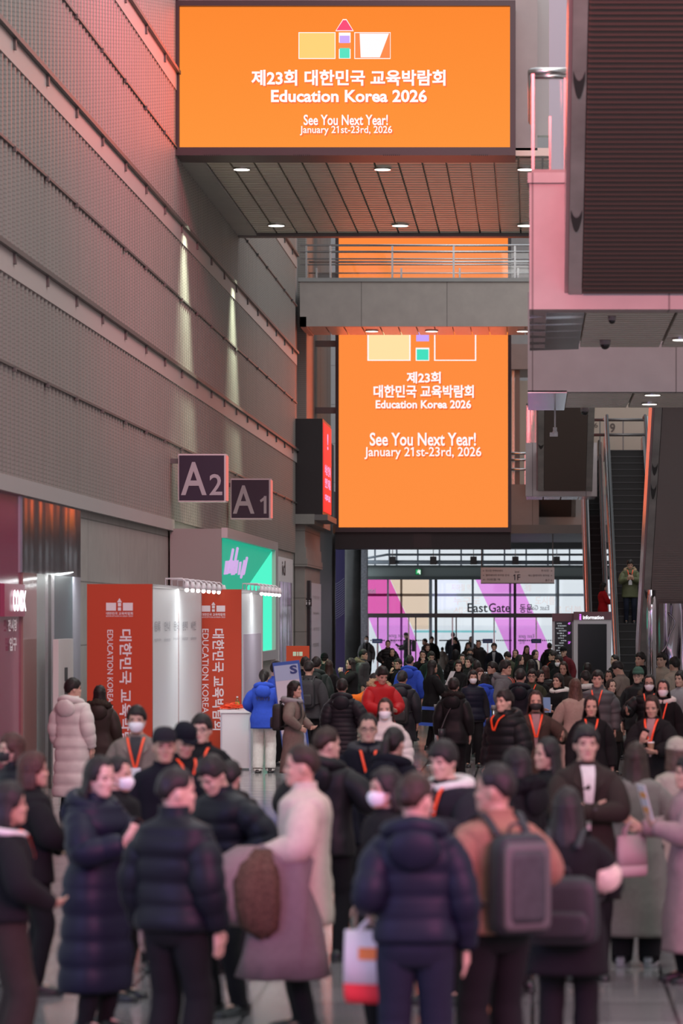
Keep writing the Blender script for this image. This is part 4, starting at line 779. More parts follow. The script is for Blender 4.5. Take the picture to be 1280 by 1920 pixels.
class Fig:
    def __init__(s, sex='m', armR='down', armL='down', legs='stand', lean=0, yaw=0, pitch=0, roll=0, tilt=0):
        s.sex = sex; s.T = TM if sex == 'm' else TF; s.lean = R(lean); s.tilt = R(tilt); s.w = 1.0 if sex == 'm' else .88
        s.Mh = Matrix.Rotation(R(yaw), 3, 'Z') @ Matrix.Rotation(R(-pitch), 3, 'X') @ Matrix.Rotation(R(roll), 3, 'Y')
        s.S, s.E, s.Wr, s.hand = {}, {}, {}, {}
        for sd, nm in ((1, armR), (-1, armL)):
            wt, pole, hd, pn, curl = ARM[nm] if isinstance(nm, str) else nm
            fx = lambda v: Vector((v[0]*sd, v[1], v[2]))
            S = s.d(Vector((sd*.168*s.w, -.005, 1.385))); T = s.d(fx(wt)); E, T = ik(S, T, .285, .255, fx(pole)); s.S[sd], s.E[sd], s.Wr[sd] = S, E, T; s.hand[sd] = (fx(hd).normalized(), fx(pn).normalized(), curl)
        s.H, s.K, s.A = {}, {}, {}
        for sd in (1, -1):
            if legs == 'walk': a = Vector((sd*.085, .24*sd, .09+(.0 if sd > 0 else .10)))
            elif legs == 'step': a = Vector((sd*.09, .10*sd, .09))
            else: a = Vector((sd*.105, .015*sd, .085))
            H = Vector((sd*.088, 0, .90)); K, a = ik(H, a, .425, .405, (sd*.08, 1, 0)); s.H[sd], s.K[sd], s.A[sd] = H, K, a
    def d(s, p):
        t = smooth(.92, 1.15, p.z)
        if t and (s.lean or s.tilt):
            c = Vector((0, 0, 1.0)); q = Matrix.Rotation(-s.lean*t, 3, 'X') @ Matrix.Rotation(s.tilt*t, 3, 'Y') @ (p-c); return q+c
        return p.copy()
    def h(s, p): return s.d(Vector((0, .012, 1.50))+s.Mh @ Vector(p))
    def base(s, z): return np.interp(z, TZ, s.T['hw']), np.interp(z, TZ, s.T['hd'])
    # ---- continuous body
    def body(s, voxel):
        g = G()
        g.rings([ell((0, -.005, z), hw*(.93 if z < 1.35 else .86 if z < 1.43 else .93), hd*.93, 20, 2.3, s.d) for z in (.87, .9, 1.0, 1.08, 1.2, 1.3, 1.38, 1.415, 1.44, 1.465, 1.49) for hw, hd in [s.base(z)]])
        HR = ((-.02, .026, .082, .035), (-.006, .044, .094, .0), (.015, .055, .096, -.04), (.04, .063, .095, -.066), (.07, .069, .093, -.083), (.10, .073, .091, -.092), (.13, .076, .092, -.096), (.16, .075, .088, -.094), (.185, .066, .076, -.082), (.205, .047, .053, -.058), (.217, .02, .024, -.028))
        g.rings([ell((0, (a+b)/2, z), w_, (a-b)/2, 22, 2.15, s.h) for z, w_, a, b in HR])
        g.tube([s.d(Vector((0, -.02, 1.42))), s.d(Vector((0, -.008, 1.48))), s.h((0, -.015, .02)), s.h((0, -.01, .06))], [.06*s.w, .055*s.w, .052*s.w, .05*s.w], 16)
        g.tube([s.h((0, .086, .108)), s.h((0, .096, .085)), s.h((0, .1005, .066)), s.h((0, .092, .057))], [.008, .0095, .0118, .009], 10)
        for x in (1, -1):
            g.ball(s.h((x*.011, .096, .063)), .010, 8, 6); g.ball(s.h((x*.076, -.008, .085)), (.011, .02, .031), 10, 8, s.Mh); g.ball(s.h((x*.03, .080, .118)), (.026, .012, .009), 10, 6, s.Mh); g.ball(s.h((x*.042, .068, .066)), (.02, .02, .018), 10, 6, s.Mh)
        g.ball(s.h((0, .092, .034)), (.023, .009, .010), 10, 6, s.Mh); g.ball(s.h((0, .086, .004)), (.02, .014, .016), 10, 6, s.Mh)
        for sd in (1, -1):
            g.tube(catmull([s.d(Vector((sd*.09*s.w, -.005, 1.355))), s.S[sd]+Vector((-sd*.012, 0, -.022)), lerp(s.S[sd], s.E[sd], .45), s.E[sd], lerp(s.E[sd], s.Wr[sd], .4), s.Wr[sd]], 4), rlerp([.05, .046, .043, .040, .039, .027], 4), 14)
            s.mkhand(g, sd)
            g.tube(catmull([s.H[sd]+Vector((0, 0, .05)), lerp(s.H[sd], s.K[sd], .4), s.K[sd], lerp(s.K[sd], s.A[sd], .35), s.A[sd]], 4), rlerp([.085, .08, .055, .055, .037], 4), 14)
            A = s.A[sd]; g.tube([A+Vector((0, -.04, -.045)), A+Vector((0, .03, -.04)), A+Vector((0, .10, -.055)), A+Vector((0, .16, -.062))], [.034, .042, .036, .022], 12)
        me = bpy.data.meshes.new('body'); me.from_pydata([tuple(v) for v in g.v], [], g.f); ob = bpy.data.objects.new('t', me); C.objects.link(ob)
        md = ob.modifiers.new('r', 'REMESH'); md.mode = 'VOXEL'; md.voxel_size = voxel; md.adaptivity = .04
        sm = ob.modifiers.new('s', 'SMOOTH'); sm.factor = .5; sm.iterations = 2
        dg = bpy.context.evaluated_depsgraph_get(); m2 = bpy.data.meshes.new_from_object(ob.evaluated_get(dg)); bpy.data.objects.remove(ob)
        V = [v.co.copy() for v in m2.vertices]; Fc = [tuple(p.vertices) for p in m2.polygons]; mi = [0]*len(Fc); bpy.data.meshes.remove(m2)
        f = G(); f.v = V; f.f = Fc; f.mi = mi
        for x in (1, -1):
            f.cur = 1; f.ball(s.h((x*.031, .0815, .097)), (.0145, .008, .0055), 10, 6, s.Mh)
            f.cur = 2; f.tube([s.h((x*.014, .091, .113)), s.h((x*.032, .091, .119)), s.h((x*.05, .080, .114))], [.0035, .005, .003], 6)
        f.cur = 3; f.ball(s.h((0, .0955, .0385)), (.021, .0075, .0042), 10, 6, s.Mh); f.ball(s.h((0, .0945, .030)), (.017, .0075, .005), 10, 6, s.Mh)
        return f
    def mkhand(s, g, sd):
        d, n, curl = s.hand[sd]; w_ = s.Wr[sd]; side = d.cross(n).normalized(); n = side.cross(d).normalized()      # n: palm normal
        th = side if side.dot(Vector((-sd, .2, .3))) > 0 else -side
        g.tube([w_-d*.03, w_, w_+d*.035, w_+d*.075, w_+d*.092], [.027, .027, .038, .041, .036], 14, .48, side)
        for k, (o, L) in enumerate(((.030, .072), (.010, .080), (-.011, .074), (-.031, .058))):
            p = w_+d*.088+th*o; q = d; pts = [p-d*.02, p]; dd = (d+th*(o*1.2)).normalized()
            for j in range(3): 
                ax = curl*(.35+.35*j); v = dd*math.cos(ax)+n*math.sin(ax); pts.append(pts[-1]+v*(L*(.42, .33, .25)[j]))
            g.tube(pts, [.0095, .0098, .009, .0082, .0068], 8)
        p = w_+d*.028+th*.032; v1 = (th*.75+d*.6+n*.35*min(1, curl)).normalized(); v2 = (th*.15+d*.85+n*.6*min(1, curl)).normalized()
        g.tube([p-th*.012, p, p+v1*.034, p+v1*.034+v2*.028, p+v1*.034+v2*.048], [.013, .0145, .0115, .0105, .008], 8)
    def handpos(s, sd, along=.085, out=.03):
        d, n, c = s.hand[sd]; side = d.cross(n).normalized(); n = side.cross(d).normalized(); return s.Wr[sd]+d*along+n*out
    # ---- clothing
    def cpro(s, z, e, flare=0):
        hw, hd = s.base(z); k = 1-smooth(1.40, 1.47, z)*.75
        return hw+e*k+max(0, .95-z)*flare, hd+e*k*.85+max(0, .95-z)*flare*.8
    def coat(s, g, e, hem, flare=.06, puff=0, per=.10, high=0, seed=0, wr=.006, sleeves=True, cuff=1.0):
        top = 1.475+high; zs = []; z = hem; dz = per/6 if puff else .03
        while z < 1.395: zs.append(z); z += dz
        zs += [1.40, 1.415, 1.43, 1.445, 1.46]+([1.475] if not high else [1.475, 1.475+high*.6, top])
        def ring(z, k=1.0, n=36):
            hw, hd = s.cpro(min(z, 1.475), e, flare)
            if z > 1.46: hw, hd = max(hw, .07), max(hd, .072)
            q = puff*(abs(math.sin(math.pi*(z-hem)/per))**.6-.6) if puff and z < 1.43 else 0
            r = ell((0, -.004, z), (hw+q)*k, (hd+q)*k, n, 2.5)
            out = []
            for p in r:
                a = noise.noise(Vector((p.x*7+seed, p.y*7, p.z*5)))*wr*2+noise.noise(Vector((p.x*20, p.y*20+seed, p.z*14)))*wr
                u = Vector((p.x, p.y, 0)); out.append(s.d(p+u.normalized()*a*smooth(1.46, 1.40, z)))
            return out
        R_ = [ring(hem+.03, .86), ring(hem+.004, .93)]+[ring(z) for z in zs]
        R_ += [ring(top-.004, .88), ring(top-.04, .86)]
        g.rings(R_)
        if sleeves:
            for sd in (1, -1): s.sleeve(g, sd, e, puff, per*.9, seed, wr, cuff)
    def sleeve(s, g, sd, e, puff=0, per=.09, seed=0, wr=.006, cuff=1.0):
        S, E, W_ = s.S[sd], s.E[sd], s.Wr[sd]; W2 = lerp(E, W_, cuff)
        dn = (E-S).normalized()*.01+Vector((-sd*.008, 0, -.012-e*.42)); P = [s.d(Vector((sd*.085*s.w, -.004, 1.372-e*.35))), lerp(S, s.d(Vector((sd*.1, -.004, 1.385))), .35)+dn*.9, S+(E-S)*.10+dn, lerp(S, E, .5), lerp(S, E, .9), lerp(E, W2, .12), lerp(E, W2, .5), W2]
        rad = [.045+e*.25, .056+e*.5, .062+e*.66, .058+e*.85, .052+e*.95, .051+e*.9, .046+e*.8, .038+e*.45]
        m = 7; pts = catmull(P, m); rr = rlerp(rad, m); L = 0; out = []
        for i, p in enumerate(pts):
            if i: L += (p-pts[i-1]).length
            out.append(rr[i]+(puff*.8*(abs(math.sin(math.pi*L/per))**.6-.6) if puff and i > 4 else 0)+noise.noise(p*11+Vector((seed, 0, 0)))*wr)
        pts.append(pts[-1]+(pts[-2]-pts[-1]).normalized()*.02); out.append(out[-1]*.8)
        g.tube(pts, out, 16)
    def trousers(s, g, e=.012, cuff=.05, top=1.02, seed=0):
        zs = (.775, .80, .84, .88, .93, .98, top); g.rings([ell((0, -.004, z), s.base(z)[0]*(.97 if z > .86 else .97-.9*(.86-z))+e, (s.base(z)[1]+e*.9)*(1 if z > .83 else .8-(.83-z)*3), 24, 2.4, s.d) for z in zs])
        for sd in (1, -1):
            H, K, A = s.H[sd], s.K[sd], s.A[sd]; b = A+Vector((0, -.01, -.03)); P = [H+Vector((0, 0, .03)), lerp(H, K, .3), lerp(H, K, .7), K, lerp(K, b, .4), lerp(K, b, .8), b]
            wd = cuff; rad = [.092+e, .090+e, max(.074, wd*.9)+e*.8, max(.064, wd*.92)+e*.7, max(.06, wd*.95)+e*.5, wd+.004, wd]
            pts = catmull(P, 5); rr = [r+noise.noise(p*14+Vector((seed, 0, 0)))*.006 for p, r in zip(pts, rlerp(rad, 5))]
            pts.append(pts[-1]+Vector((0, 0, .015))); rr.append(rr[-1]*.85); g.tube(pts, rr, 16)
    def shoe(s, g, sd, sneaker=False):
        A = s.A[sd]; z0 = A.z-.085; 
        def foot(y, hw, zt, zb=0): return [Vector((A.x+hw*math.cos(a), A.y+y, z0+zb+(zt-zb)*(.5+.5*math.sin(a)))) for a in [2*math.pi*k/14 for k in range(14)]]
        g.rings([foot(-.085, .02, .05), foot(-.075, .036, .085), foot(-.03, .042, .105), foot(.02, .042, .10), foot(.07, .047, .072), foot(.13, .05, .058), foot(.175, .042, .05), foot(.198, .02, .036)])
        g.rings([ell((A.x, A.y+.055, z0+z), .052, .148, 18, 2.8) for z in (.0, .024)])
    # ---- head dress
    def hair(s, g, kind, seed=0):
        n, m = 44, 26; rr = []; cz = .118
        fr, sdz, bk = {'short': (.166, .112, .045), 'bang': (.142, .09, .03), 'bowl': (.135, .07, .01), 'long': (.180, .06, -.02), 'bob': (.152, .06, -.02), 'pony': (.172, .09, .0), 'thin': (.178, .11, .05)}[kind]
        big = {'bowl': .010, 'bang': .008, 'short': .004, 'long': .004, 'bob': .008}.get(kind, .002)
        for i in range(m+1):
            el = -1.15+(math.pi/2+1.15)*i/m; ring = []
            for j in range(n):
                a = 2*math.pi*j/n; az = abs(a if a <= math.pi else a-2*math.pi)
                x, y, z = math.cos(el)*math.sin(a), math.cos(el)*math.cos(a), math.sin(el)
                r = 1.01+.06*noise.noise(Vector((x*3+seed, y*3, z*3)))+.035*noise.noise(Vector((a*7+seed, el*1.6, 0)))
                p = Vector((x*(.084+big)*r, -.003+y*(.104+big)*r, cz+z*(.112+big)*r))
                line = lerp(fr, sdz, smooth(.55, 1.15, az)) if az < 1.2 else lerp(sdz, bk, smooth(1.6, 2.5, az))
                line += .012*noise.noise(Vector((a*4+seed, 3, 0)))+(.016*noise.noise(Vector((a*15+seed, 7, 0))) if az < 1.1 else 0)
                q = Vector((x*.06, -.003+y*.07, cz+z*.085)); k0 = Vector((x*.079, -.002+y*.0965, cz+z*.104)); fade = .05 if kind in ('short', 'thin') else .03; ring.append(s.h(q.lerp(k0.lerp(p, smooth(line, line+fade, p.z)), smooth(line-.006, line+.006, p.z))))
            rr.append(ring)
        g.rings(rr)
        if kind in ('long', 'bob'): s.curtain(g, -.24 if kind == 'long' else -.035, seed, 1.0 if kind == 'long' else 1.05)
        if kind == 'pony':
            g.ball(s.h((0, -.105, .135)), (.032, .03, .035)); P = [s.h((0, -.10, .135)), s.h((0, -.145, .11)), s.h((0, -.16, .02)), s.h((0, -.165, -.10)), s.h((.0, -.17, -.22))]; g.tube(catmull(P, 4), rlerp([.02, .034, .038, .032, .008], 4), 12)
    def curtain(s, g, low, seed=0, wd=1.0):
        n, m = 30, 16; O, I = [], []
        for i in range(m+1):
            t = i/m; O.append([]); fl = (-.05, -.16, .5*low)[int(seed*3) % 3] if low < -.1 else low; I.append([])
            for j in range(n+1):
                u = -1+2*j/n; az = math.pi+u*R(103-10*t+7*noise.noise(Vector((t*4, seed, u)))*smooth(.7, 1, abs(u)))
                z = lerp(.15, lerp(low, max(low, fl), smooth(.45, .95, abs(u))), t); out = smooth(.02, -.14, z)
                rx = (lerp(.087, .126, out)+.016*math.exp(-((z-.0)/.06)**2))*wd*(1-.10*smooth(.6, 1, t)); ry = lerp(.106, .142, out)*wd; 
                wv = .010*noise.noise(Vector((u*6+seed, z*5, 1)))+.011*noise.noise(Vector((u*18+seed, z*5, 3)))
                r = 1+wv*6*smooth(.12, 0, z); cx = math.sin(az)*rx*r; cy = math.cos(az)*ry*r-.004
                if cy > -.01: cy = lerp(cy, cy*.6+.02*out, out)
                zz = z+(noise.noise(Vector((u*9+seed, 5, 2)))*.03 if i == m else 0)
                O[-1].append(s.hc(Vector((cx, cy, zz)))); I[-1].append(s.hc(Vector((cx*.86, cy*.84, zz))))
        k = len(g.v); q = n+1
        for r in O: g.v += r
        for r in I: g.v += r
        N = (m+1)*q
        for i in range(m):
            for j in range(n): a = k+i*q+j; g.face(a, a+q, a+q+1, a+1); b = a+N; g.face(b, b+1, b+q+1, b+q)
            for a in (k+i*q, ): g.face(a, a+N, a+N+q, a+q)
            a = k+i*q+n; g.face(a, a+q, a+N+q, a+N)
        for j in range(n): a = k+j; g.face(a, a+1, a+N+1, a+N); a = k+m*q+j; g.face(a, a+N, a+N+1, a+1)
    def hc(s, p):      # hair below the jaw follows the shoulders rather than the head
        a = s.h(p); b = s.d(Vector((0, .012, 1.50))+p); return a.lerp(b, smooth(.02, -.16, p.z)*.7)
    def cap(s, g):
        rr = [[s.h(Vector((x*(.090-.002*i), -.002+y*(.110-.002*i), z))) for x, y in [(math.sin(2*math.pi*j/24), math.cos(2*math.pi*j/24)) for j in range(24)]] for i, z in enumerate((.138, .17))]
        for z, k in ((.20, .93), (.225, .75), (.240, .45), (.244, .1)): rr.append([s.h(Vector((.088*k*math.sin(2*math.pi*j/24), -.002+.108*k*math.cos(2*math.pi*j/24), z))) for j in range(24)])
        g.rings(rr)
        V = [(-.075, .06, .145), (-.06, .13, .142), (0, .175, .138), (.06, .13, .142), (.075, .06, .145), (0, .07, .152)]; k = len(g.v)
        g.v += [s.h(v) for v in V]+[s.h((v[0], v[1], v[2]+.008)) for v in V]; g.face(0+k, 1+k, 2+k, 3+k, 4+k, 5+k); g.face(k+11, k+10, k+9, k+8, k+7, k+6)
        for i in range(6): g.face(k+i, k+6+i, k+6+(i+1) % 6, k+(i+1) % 6)
    def beanie(s, g):
        rr = []
        for z, k in ((.125, 1.04), (.16, 1.06), (.162, 1.0), (.19, .96), (.22, .78), (.24, .48), (.25, .12)): rr.append([s.h(Vector((.087*k*math.sin(2*math.pi*j/24), -.004+.107*k*math.cos(2*math.pi*j/24), z))) for j in range(24)])
        g.rings(rr)
    def mask(s, g):
        rr = []
        for z, w_, y in ((-.012, .03, .088), (.005, .050, .103), (.03, .062, .118), (.055, .067, .121), (.075, .066, .108), (.084, .05, .103)):
            rr.append([s.h(Vector((w_*math.sin(u), (y-.03)*math.cos(u)**.8+.03 if abs(u) < 1.5 else .03, z))) for u in [-1.45+2.9*j/12 for j in range(13)]]+[s.h(Vector((w_*.8*math.sin(u), .02+.03*math.cos(u), z))) for u in [1.4-2.8*j/12 for j in range(13)]])
        g.rings(rr)
        for x in (1, -1): g.tube([s.h((x*.062, .045, .06)), s.h((x*.078, .0, .085)), s.h((x*.078, -.02, .085))], .0025, 5); g.tube([s.h((x*.052, .05, .015)), s.h((x*.076, -.01, .06))], .0025, 5)
    def glasses(s, g):
        for x in (1, -1):
            g.tube([s.h((x*.033+.024*math.cos(a), .102-abs(.024*math.cos(a)+x*0)*.05, .097+.019*math.sin(a))) for a in [2*math.pi*k/14 for k in range(15)]], .0028, 6); g.tube([s.h((x*.057, .095, .100)), s.h((x*.08, .03, .10)), s.h((x*.08, -.01, .095))], .0025, 5)
        g.tube([s.h((-.01, .104, .10)), s.h((.01, .104, .10))], .0025, 5)
    def hoodroll(s, g, r=.05, seed=0, fur=0, open_=.75, drop=0):
        P, rad = [], []
        for k in range(19):
            u = -1+2*k/18; a = math.pi+u*math.pi*open_; b = abs(u)
            P.append(s.d(Vector((math.sin(a)*(.125+.02*(1-b)), math.cos(a)*.115-.035*(1-b), 1.445+.035*(1-b)-drop*(1-b)-.03*b)))); rad.append(r*(1.15-.55*b**2))
        k0 = len(g.v); P2 = catmull(P, 2); R2 = rlerp(rad, 2); g.tube(P2, R2, 18)
        if fur:
            for i in range(k0, len(g.v)):
                c = P2[min(len(P2)-1, (i-k0)//18)]; v = g.v[i]-c; g.v[i] = c+v*(1+fur*noise.noise(g.v[i]*55)+fur*.7*noise.noise(g.v[i]*110+Vector((seed, 0, 0))))
    def hoodsack(s, g, e, seed=0):
        rr = []
        for i in range(9):
            el = -1.45+2.9*i/8; rr.append([s.d(Vector((0, -.125-e*.8, 1.36))+Vector((.135*math.cos(el)*math.cos(a), .062*math.cos(el)*math.sin(a)-.012*math.sin(el), .115*math.sin(el)))*(1+.12*noise.noise(Vector((math.cos(a)*2+seed, math.sin(a)*2, el*2))))) for a in [2*math.pi*j/18 for j in range(18)]])
        g.rings(rr)
    def front(s, x, z, e, puff=0):
        hw, hd = s.cpro(min(z, 1.46), e, .06); t = min(.96, abs(x)/hw); y = -.004+hd*(1-t**2.5)**(1/2.5)
        return Vector((x, y+puff*.4+.006, z))
    def strap(s, g, x0, z0, x1, z1, e, wd=.011, puff=0, lift=.004, n=10, over=True):
        """a ribbon lying on the chest from (x0, z0) to (x1, z1)"""
        A, B = [], []
        for i in range(n+1):
            t = i/n; x = lerp(x0, x1, t); z = lerp(z0, z1, t); 
            for L, dx in ((A, -wd), (B, wd)): L.append(s.d(s.front(x+dx, z, e, puff)+Vector((0, lift, 0))))
        off = s.d(Vector((0, .004, 1.2)))-s.d(Vector((0, 0, 1.2)))
        k = len(g.v); g.v += A+B+[p+off for p in A]+[p+off for p in B]; N = n+1
        for i in range(n): g.face(k+i, k+i+1, k+N+i+1, k+N+i); q = k+2*N; g.face(q+i, q+N+i, q+N+i+1, q+i+1)
    def patch(s, g, top, bot, wt, wb, e, lift=.004, n=8):
        """shirt front: a panel on the chest, wide at the collar, narrow below"""
        k = len(g.v)
        for i in range(n+1):
            t = i/n; z = lerp(top, bot, t); w_ = lerp(wt, wb, t)
            for j in range(7): g.v.append(s.d(s.front(-w_+2*w_*j/6, z, e)+Vector((0, lift, 0))))
        for i in range(n):
            for j in range(6): q = k+i*7+j; g.face(q, q+1, q+8, q+7)
# ---- materials of people
def skin(i): return mat('skin', ((.50, .30, .22), (.55, .35, .265), (.43, .255, .18), (.58, .39, .31))[i % 4], .5)
def cloth(col, rough=.88): return mat('fabric', col, rough, 0, 'n', 30, .07, bump=.25, spec=.2)
def nylon(col): return mat('padded_nylon', col, .52, 0, 'n', 6, .08, spec=.22)
def furm(col): return mat('fur', col, .95, 0, 'n', 60, .45, spec=.1)
HAIRC = {'k': (.016, .0125, .0115), 'b': (.030, .017, .012), 'r': (.060, .025, .020), 'g': (.05, .048, .048), 'l': (.085, .05, .035)}
def hairm(c): return mat('hair', HAIRC[c], .5, 0, 'hair', 1, .6, spec=.28)
ORL = mat('lanyard_orange', srgb(250, 80, 30), .5); BADGE = mat('badge_card', (.72, .72, .74), .4)
COL = dict(blk=(.0085, .0085, .0095), ink=(.015, .015, .02), navy=(.007, .0082, .021), dnavy=(.0055, .0062, .0115), char=(.045, .045, .048), grey=(.14, .14, .145), lgrey=(.28, .28, .29), olive=(.045, .05, .03), brown=(.055, .038, .03), dbrown=(.03, .022, .018), tan=(.27, .145, .10), beige=(.36, .30, .24), cream=(.50, .42, .35), white=(.62, .60, .56), mauve=(.30, .20, .20), taupe=(.20, .165, .14), red=(.42, .012, .016), blue=(.03, .075, .46), orange=(.85, .19, .02), green=(.016, .024, .021), green2=(.05, .10, .075), khaki=(.095, .105, .055), jean=(.013, .016, .03), ljean=(.16, .22, .30), stone=(.17, .16, .14), pgrey=(.085, .09, .095), dred=(.10, .012, .018))
def place(root, x, y, s, hd, z=0.0, ht=None):
    root.location = (X(x, s), F/s, z); root.rotation_euler = (0, 0, R(180+hd))
NP = [0]; POS = []
def person(x, y, s, hd, label, sex='m', top='puffer', col='blk', hem=.85, leg='blk', hair='short', hc='k', arms=('down', 'down'), legs='stand', lean=0, yaw=0, pitch=0, roll=0, tilt=0, high=None, hood=None, furc=(.16, .12, .09), mask=None, glass_=False, lan=0, badge=False, shirt=None, scarf=None, hat=None, hatc='blk', sk=0, cuff=.055, ht=None, vest=None, shoes='blk', wide=0, z=0.0, per=.10, sitz=0, e=None):
    NP[0] += 1; sd = NP[0]*1.7
    f = Fig(sex, arms[0], arms[1], legs, lean, yaw, pitch, roll, tilt)
    topz = f.h((0, 0, .235)).z                                   # crown with hair
    H = (EYE+(PY-y)/s-z)/topz if ht is None else ht/1.74
    r = empty('person', (0, 0, 0), label, 'person'); p0 = f.h((0, 0, .12))*H; rot = Matrix.Rotation(R(180+hd), 3, 'Z'); q = rot @ Vector((p0.x, p0.y, 0))
    r.location = (X(x, s)-q.x, F/s-q.y, z); r.rotation_euler = (0, 0, R(180+hd)); r.scale = (H, H, H)
    POS.append((r.location.x, r.location.y, label, H*1.74))
    vox = .006 if s > 230 else (.008 if s > 110 else .0105)
    b = f.body(vox); b.build('body', [skin(sk+NP[0] % 2), mat('eye', (.03, .022, .02), .2), hairm(hc), mat('lip', (.42, .16, .15), .45)], r, True)
    high = {'puffer': .035, 'down': .03, 'parka': .03, 'jacket': .02, 'coat': .01, 'hoodie': .01}.get(top, 0) if high is None else high
    E_ = {'puffer': .048, 'parka': .046, 'coat': .034, 'jacket': .036, 'blazer': .030, 'hoodie': .036, 'sweater': .026, 'down': .040}[top] if e is None else e
    puff = {'puffer': .016, 'down': .010}.get(top, 0); m = nylon(COL[col]) if puff or top == 'parka' else cloth(COL[col]); nm = {'puffer': 'padded_jacket', 'down': 'down_jacket', 'parka': 'parka', 'coat': 'coat', 'jacket': 'jacket', 'blazer': 'blazer', 'hoodie': 'hoodie', 'sweater': 'sweater'}[top]
    g = G(); f.coat(g, E_, hem, .10 if top == 'coat' else .05, puff, per, high, sd, .005 if puff else .008); ct = g.build(nm, m, r, True)
    if vest: g = G(); f.coat(g, E_+.016, max(hem-.02, .84), .04, .008, .11, 0, sd, .004, False); g.build('vest', nylon(COL[vest]), r, True)
    g = G(); f.trousers(g, .012+wide, cuff+wide, 1.02, sd); g.build('trousers', cloth(COL[leg]), r, True)
    for q in (1, -1): g = G(); f.shoe(g, q); g.build('shoe', mat('shoe_leather', COL[shoes], .4), r, True)
    if hood == 'fur': g = G(); f.hoodsack(g, E_, sd); hh = g.build('hood', m, r, True); g = G(); f.hoodroll(g, .052, sd, .55, .72); g.build('fur_trim', furm(furc), hh, True)
    elif hood: g = G(); f.hoodsack(g, E_, sd); f.hoodroll(g, .044, sd, 0, .78); g.build('hood', m, r, True)
    if scarf: g = G(); f.hoodroll(g, .045, sd, .12, .98, .03); g.build('scarf', cloth(COL[scarf]), r, True)
    if shirt:
        g = G(); f.patch(g, 1.455, 1.02 if top == 'coat' else 1.06, .05, .012, E_); g.build('shirt', cloth(COL[shirt]), r, True)
        g = G()
        for q in (1, -1):
            k = len(g.v); pts = [(.050, 1.462), (.085, 1.44), (.11, 1.35), (.072, 1.31), (.016, 1.08)]
            g.v += [f.d(f.front(q*a, zz, E_)+Vector((0, .008, 0))) for a, zz in pts]+[f.d(f.front(q*a, zz, E_)+Vector((0, .014, 0))) for a, zz in pts]; g.face(k+5, k+6, k+7, k+8, k+9); 
            for i in range(5): g.face(k+i, k+(i+1) % 5, k+5+(i+1) % 5, k+5+i)
        g.build('lapels', cloth([c*1.12 for c in COL[col]]), ct, False)
    if hat == 'cap': g = G(); f.cap(g); g.build('cap', cloth(COL[hatc]), r, True)
    if hat == 'beanie': g = G(); f.beanie(g); g.build('beanie', cloth(COL[hatc]), r, True)
    if hat == 'hood':
        g = G(); rr = []
        for zz, k, yb in ((-.09, .9, 0), (-.03, .98, -.01), (.05, 1.12, -.015), (.12, 1.2, -.02), (.18, 1.12, -.02), (.225, .85, -.02), (.255, .4, -.02), (.262, .06, -.02)): rr.append([f.h(Vector((.088*k*math.sin(2*math.pi*j/24), yb-.005+.108*k*math.cos(2*math.pi*j/24)*(1 if math.cos(2*math.pi*j/24) < 0 or zz > .19 else .45), zz))) for j in range(24)])
        g.rings(rr); g.build('hood_up', m, r, True)
    if hat != 'hood':
        g = G(); f.hair(g, hair, sd); 
        g.build('hair', hairm(hc), r, True)
    if mask: g = G(); f.mask(g); g.build('face_mask', mat('mask_cloth', (.74, .74, .76) if mask == 'w' else (.015, .015, .016), .7), r, True)
    if glass_: g = G(); f.glasses(g); g.build('glasses', mat('frame_black', (.02, .02, .02), .3), r, True)
    if lan:
        g = G(); lz = 1.18 if lan == 1 else 1.28; f.strap(g, -.075, 1.45, -.008, lz, E_, .010, puff, .012); f.strap(g, .075, 1.45, .008, lz, E_, .010, puff, .012); ly = g.build('lanyard', ORL, r, False)
        if badge: c = f.d(f.front(0, lz-.07, E_, puff)+Vector((0, .014, 0))); g = G(); g.box(c.x-.048, c.x+.048, c.y, c.y+.004, c.z-.07, c.z+.07); bg = g.build('badge', BADGE, ly, False); bg['label'] = 'white badge card'
    r['hx'] = H
    return f, r
def wp(f, r, p): return r.location+Matrix.Rotation(r.rotation_euler.z, 3, 'Z') @ (Vector(p)*r.scale.x)
def local_root(name, f, r, p, label, cat, group=None):
    o = empty(name, wp(f, r, p), label, cat, group); o.rotation_euler = r.rotation_euler; o.scale = r.scale; return o
# ---- things people carry
def phone(f, r, sd, label, lit=False):
    c = f.handpos(sd, .10, .03); d, n, _ = f.hand[sd]; o = local_root('phone', f, r, c, label, 'phone'); side = d.cross(n).normalized(); n = side.cross(d).normalized(); M3 = Matrix((side, d, n)).transposed().to_4x4()
    g = G(); g.box(-.037, .037, -.07, .08, -.005, .005, M3); g.build('case', mat('phone_case', (.02, .02, .025), .3), o); g = G(); g.box(-.034, .034, -.066, .076, -.0065, -.005, M3); g.build('screen', emis('phone_lit', (190, 200, 225), .8) if lit else mat('phone_glass', (.01, .01, .012), .1), o); return o
def sheet(f, r, sd, label, col=(.62, .62, .62), w_=.21, h_=.29, tilt=0, prints=False):
    c = f.handpos(sd, .12, .02); o = local_root('paper', f, r, c, label, 'paper'); d, n, _ = f.hand[sd]; M3 = (Matrix.Rotation(R(tilt), 3, 'X') @ Matrix.Rotation(R(-25), 3, 'X')).to_4x4(); 
    g = G(); g.box(-w_/2, w_/2, -.003, .003, -.05, h_-.05, M3); g.build('sheet', mat('paper', col, .6), o)
    if prints:
        g = G(); g.box(-w_*.4, w_*.35, -.005, .005, h_*.45, h_*.62, M3); g.box(-w_*.3, w_*.4, -.005, .005, .0, h_*.2, M3); g.build('print', mat('orange_ink', (.8, .35, .1), .6), o)
    return o
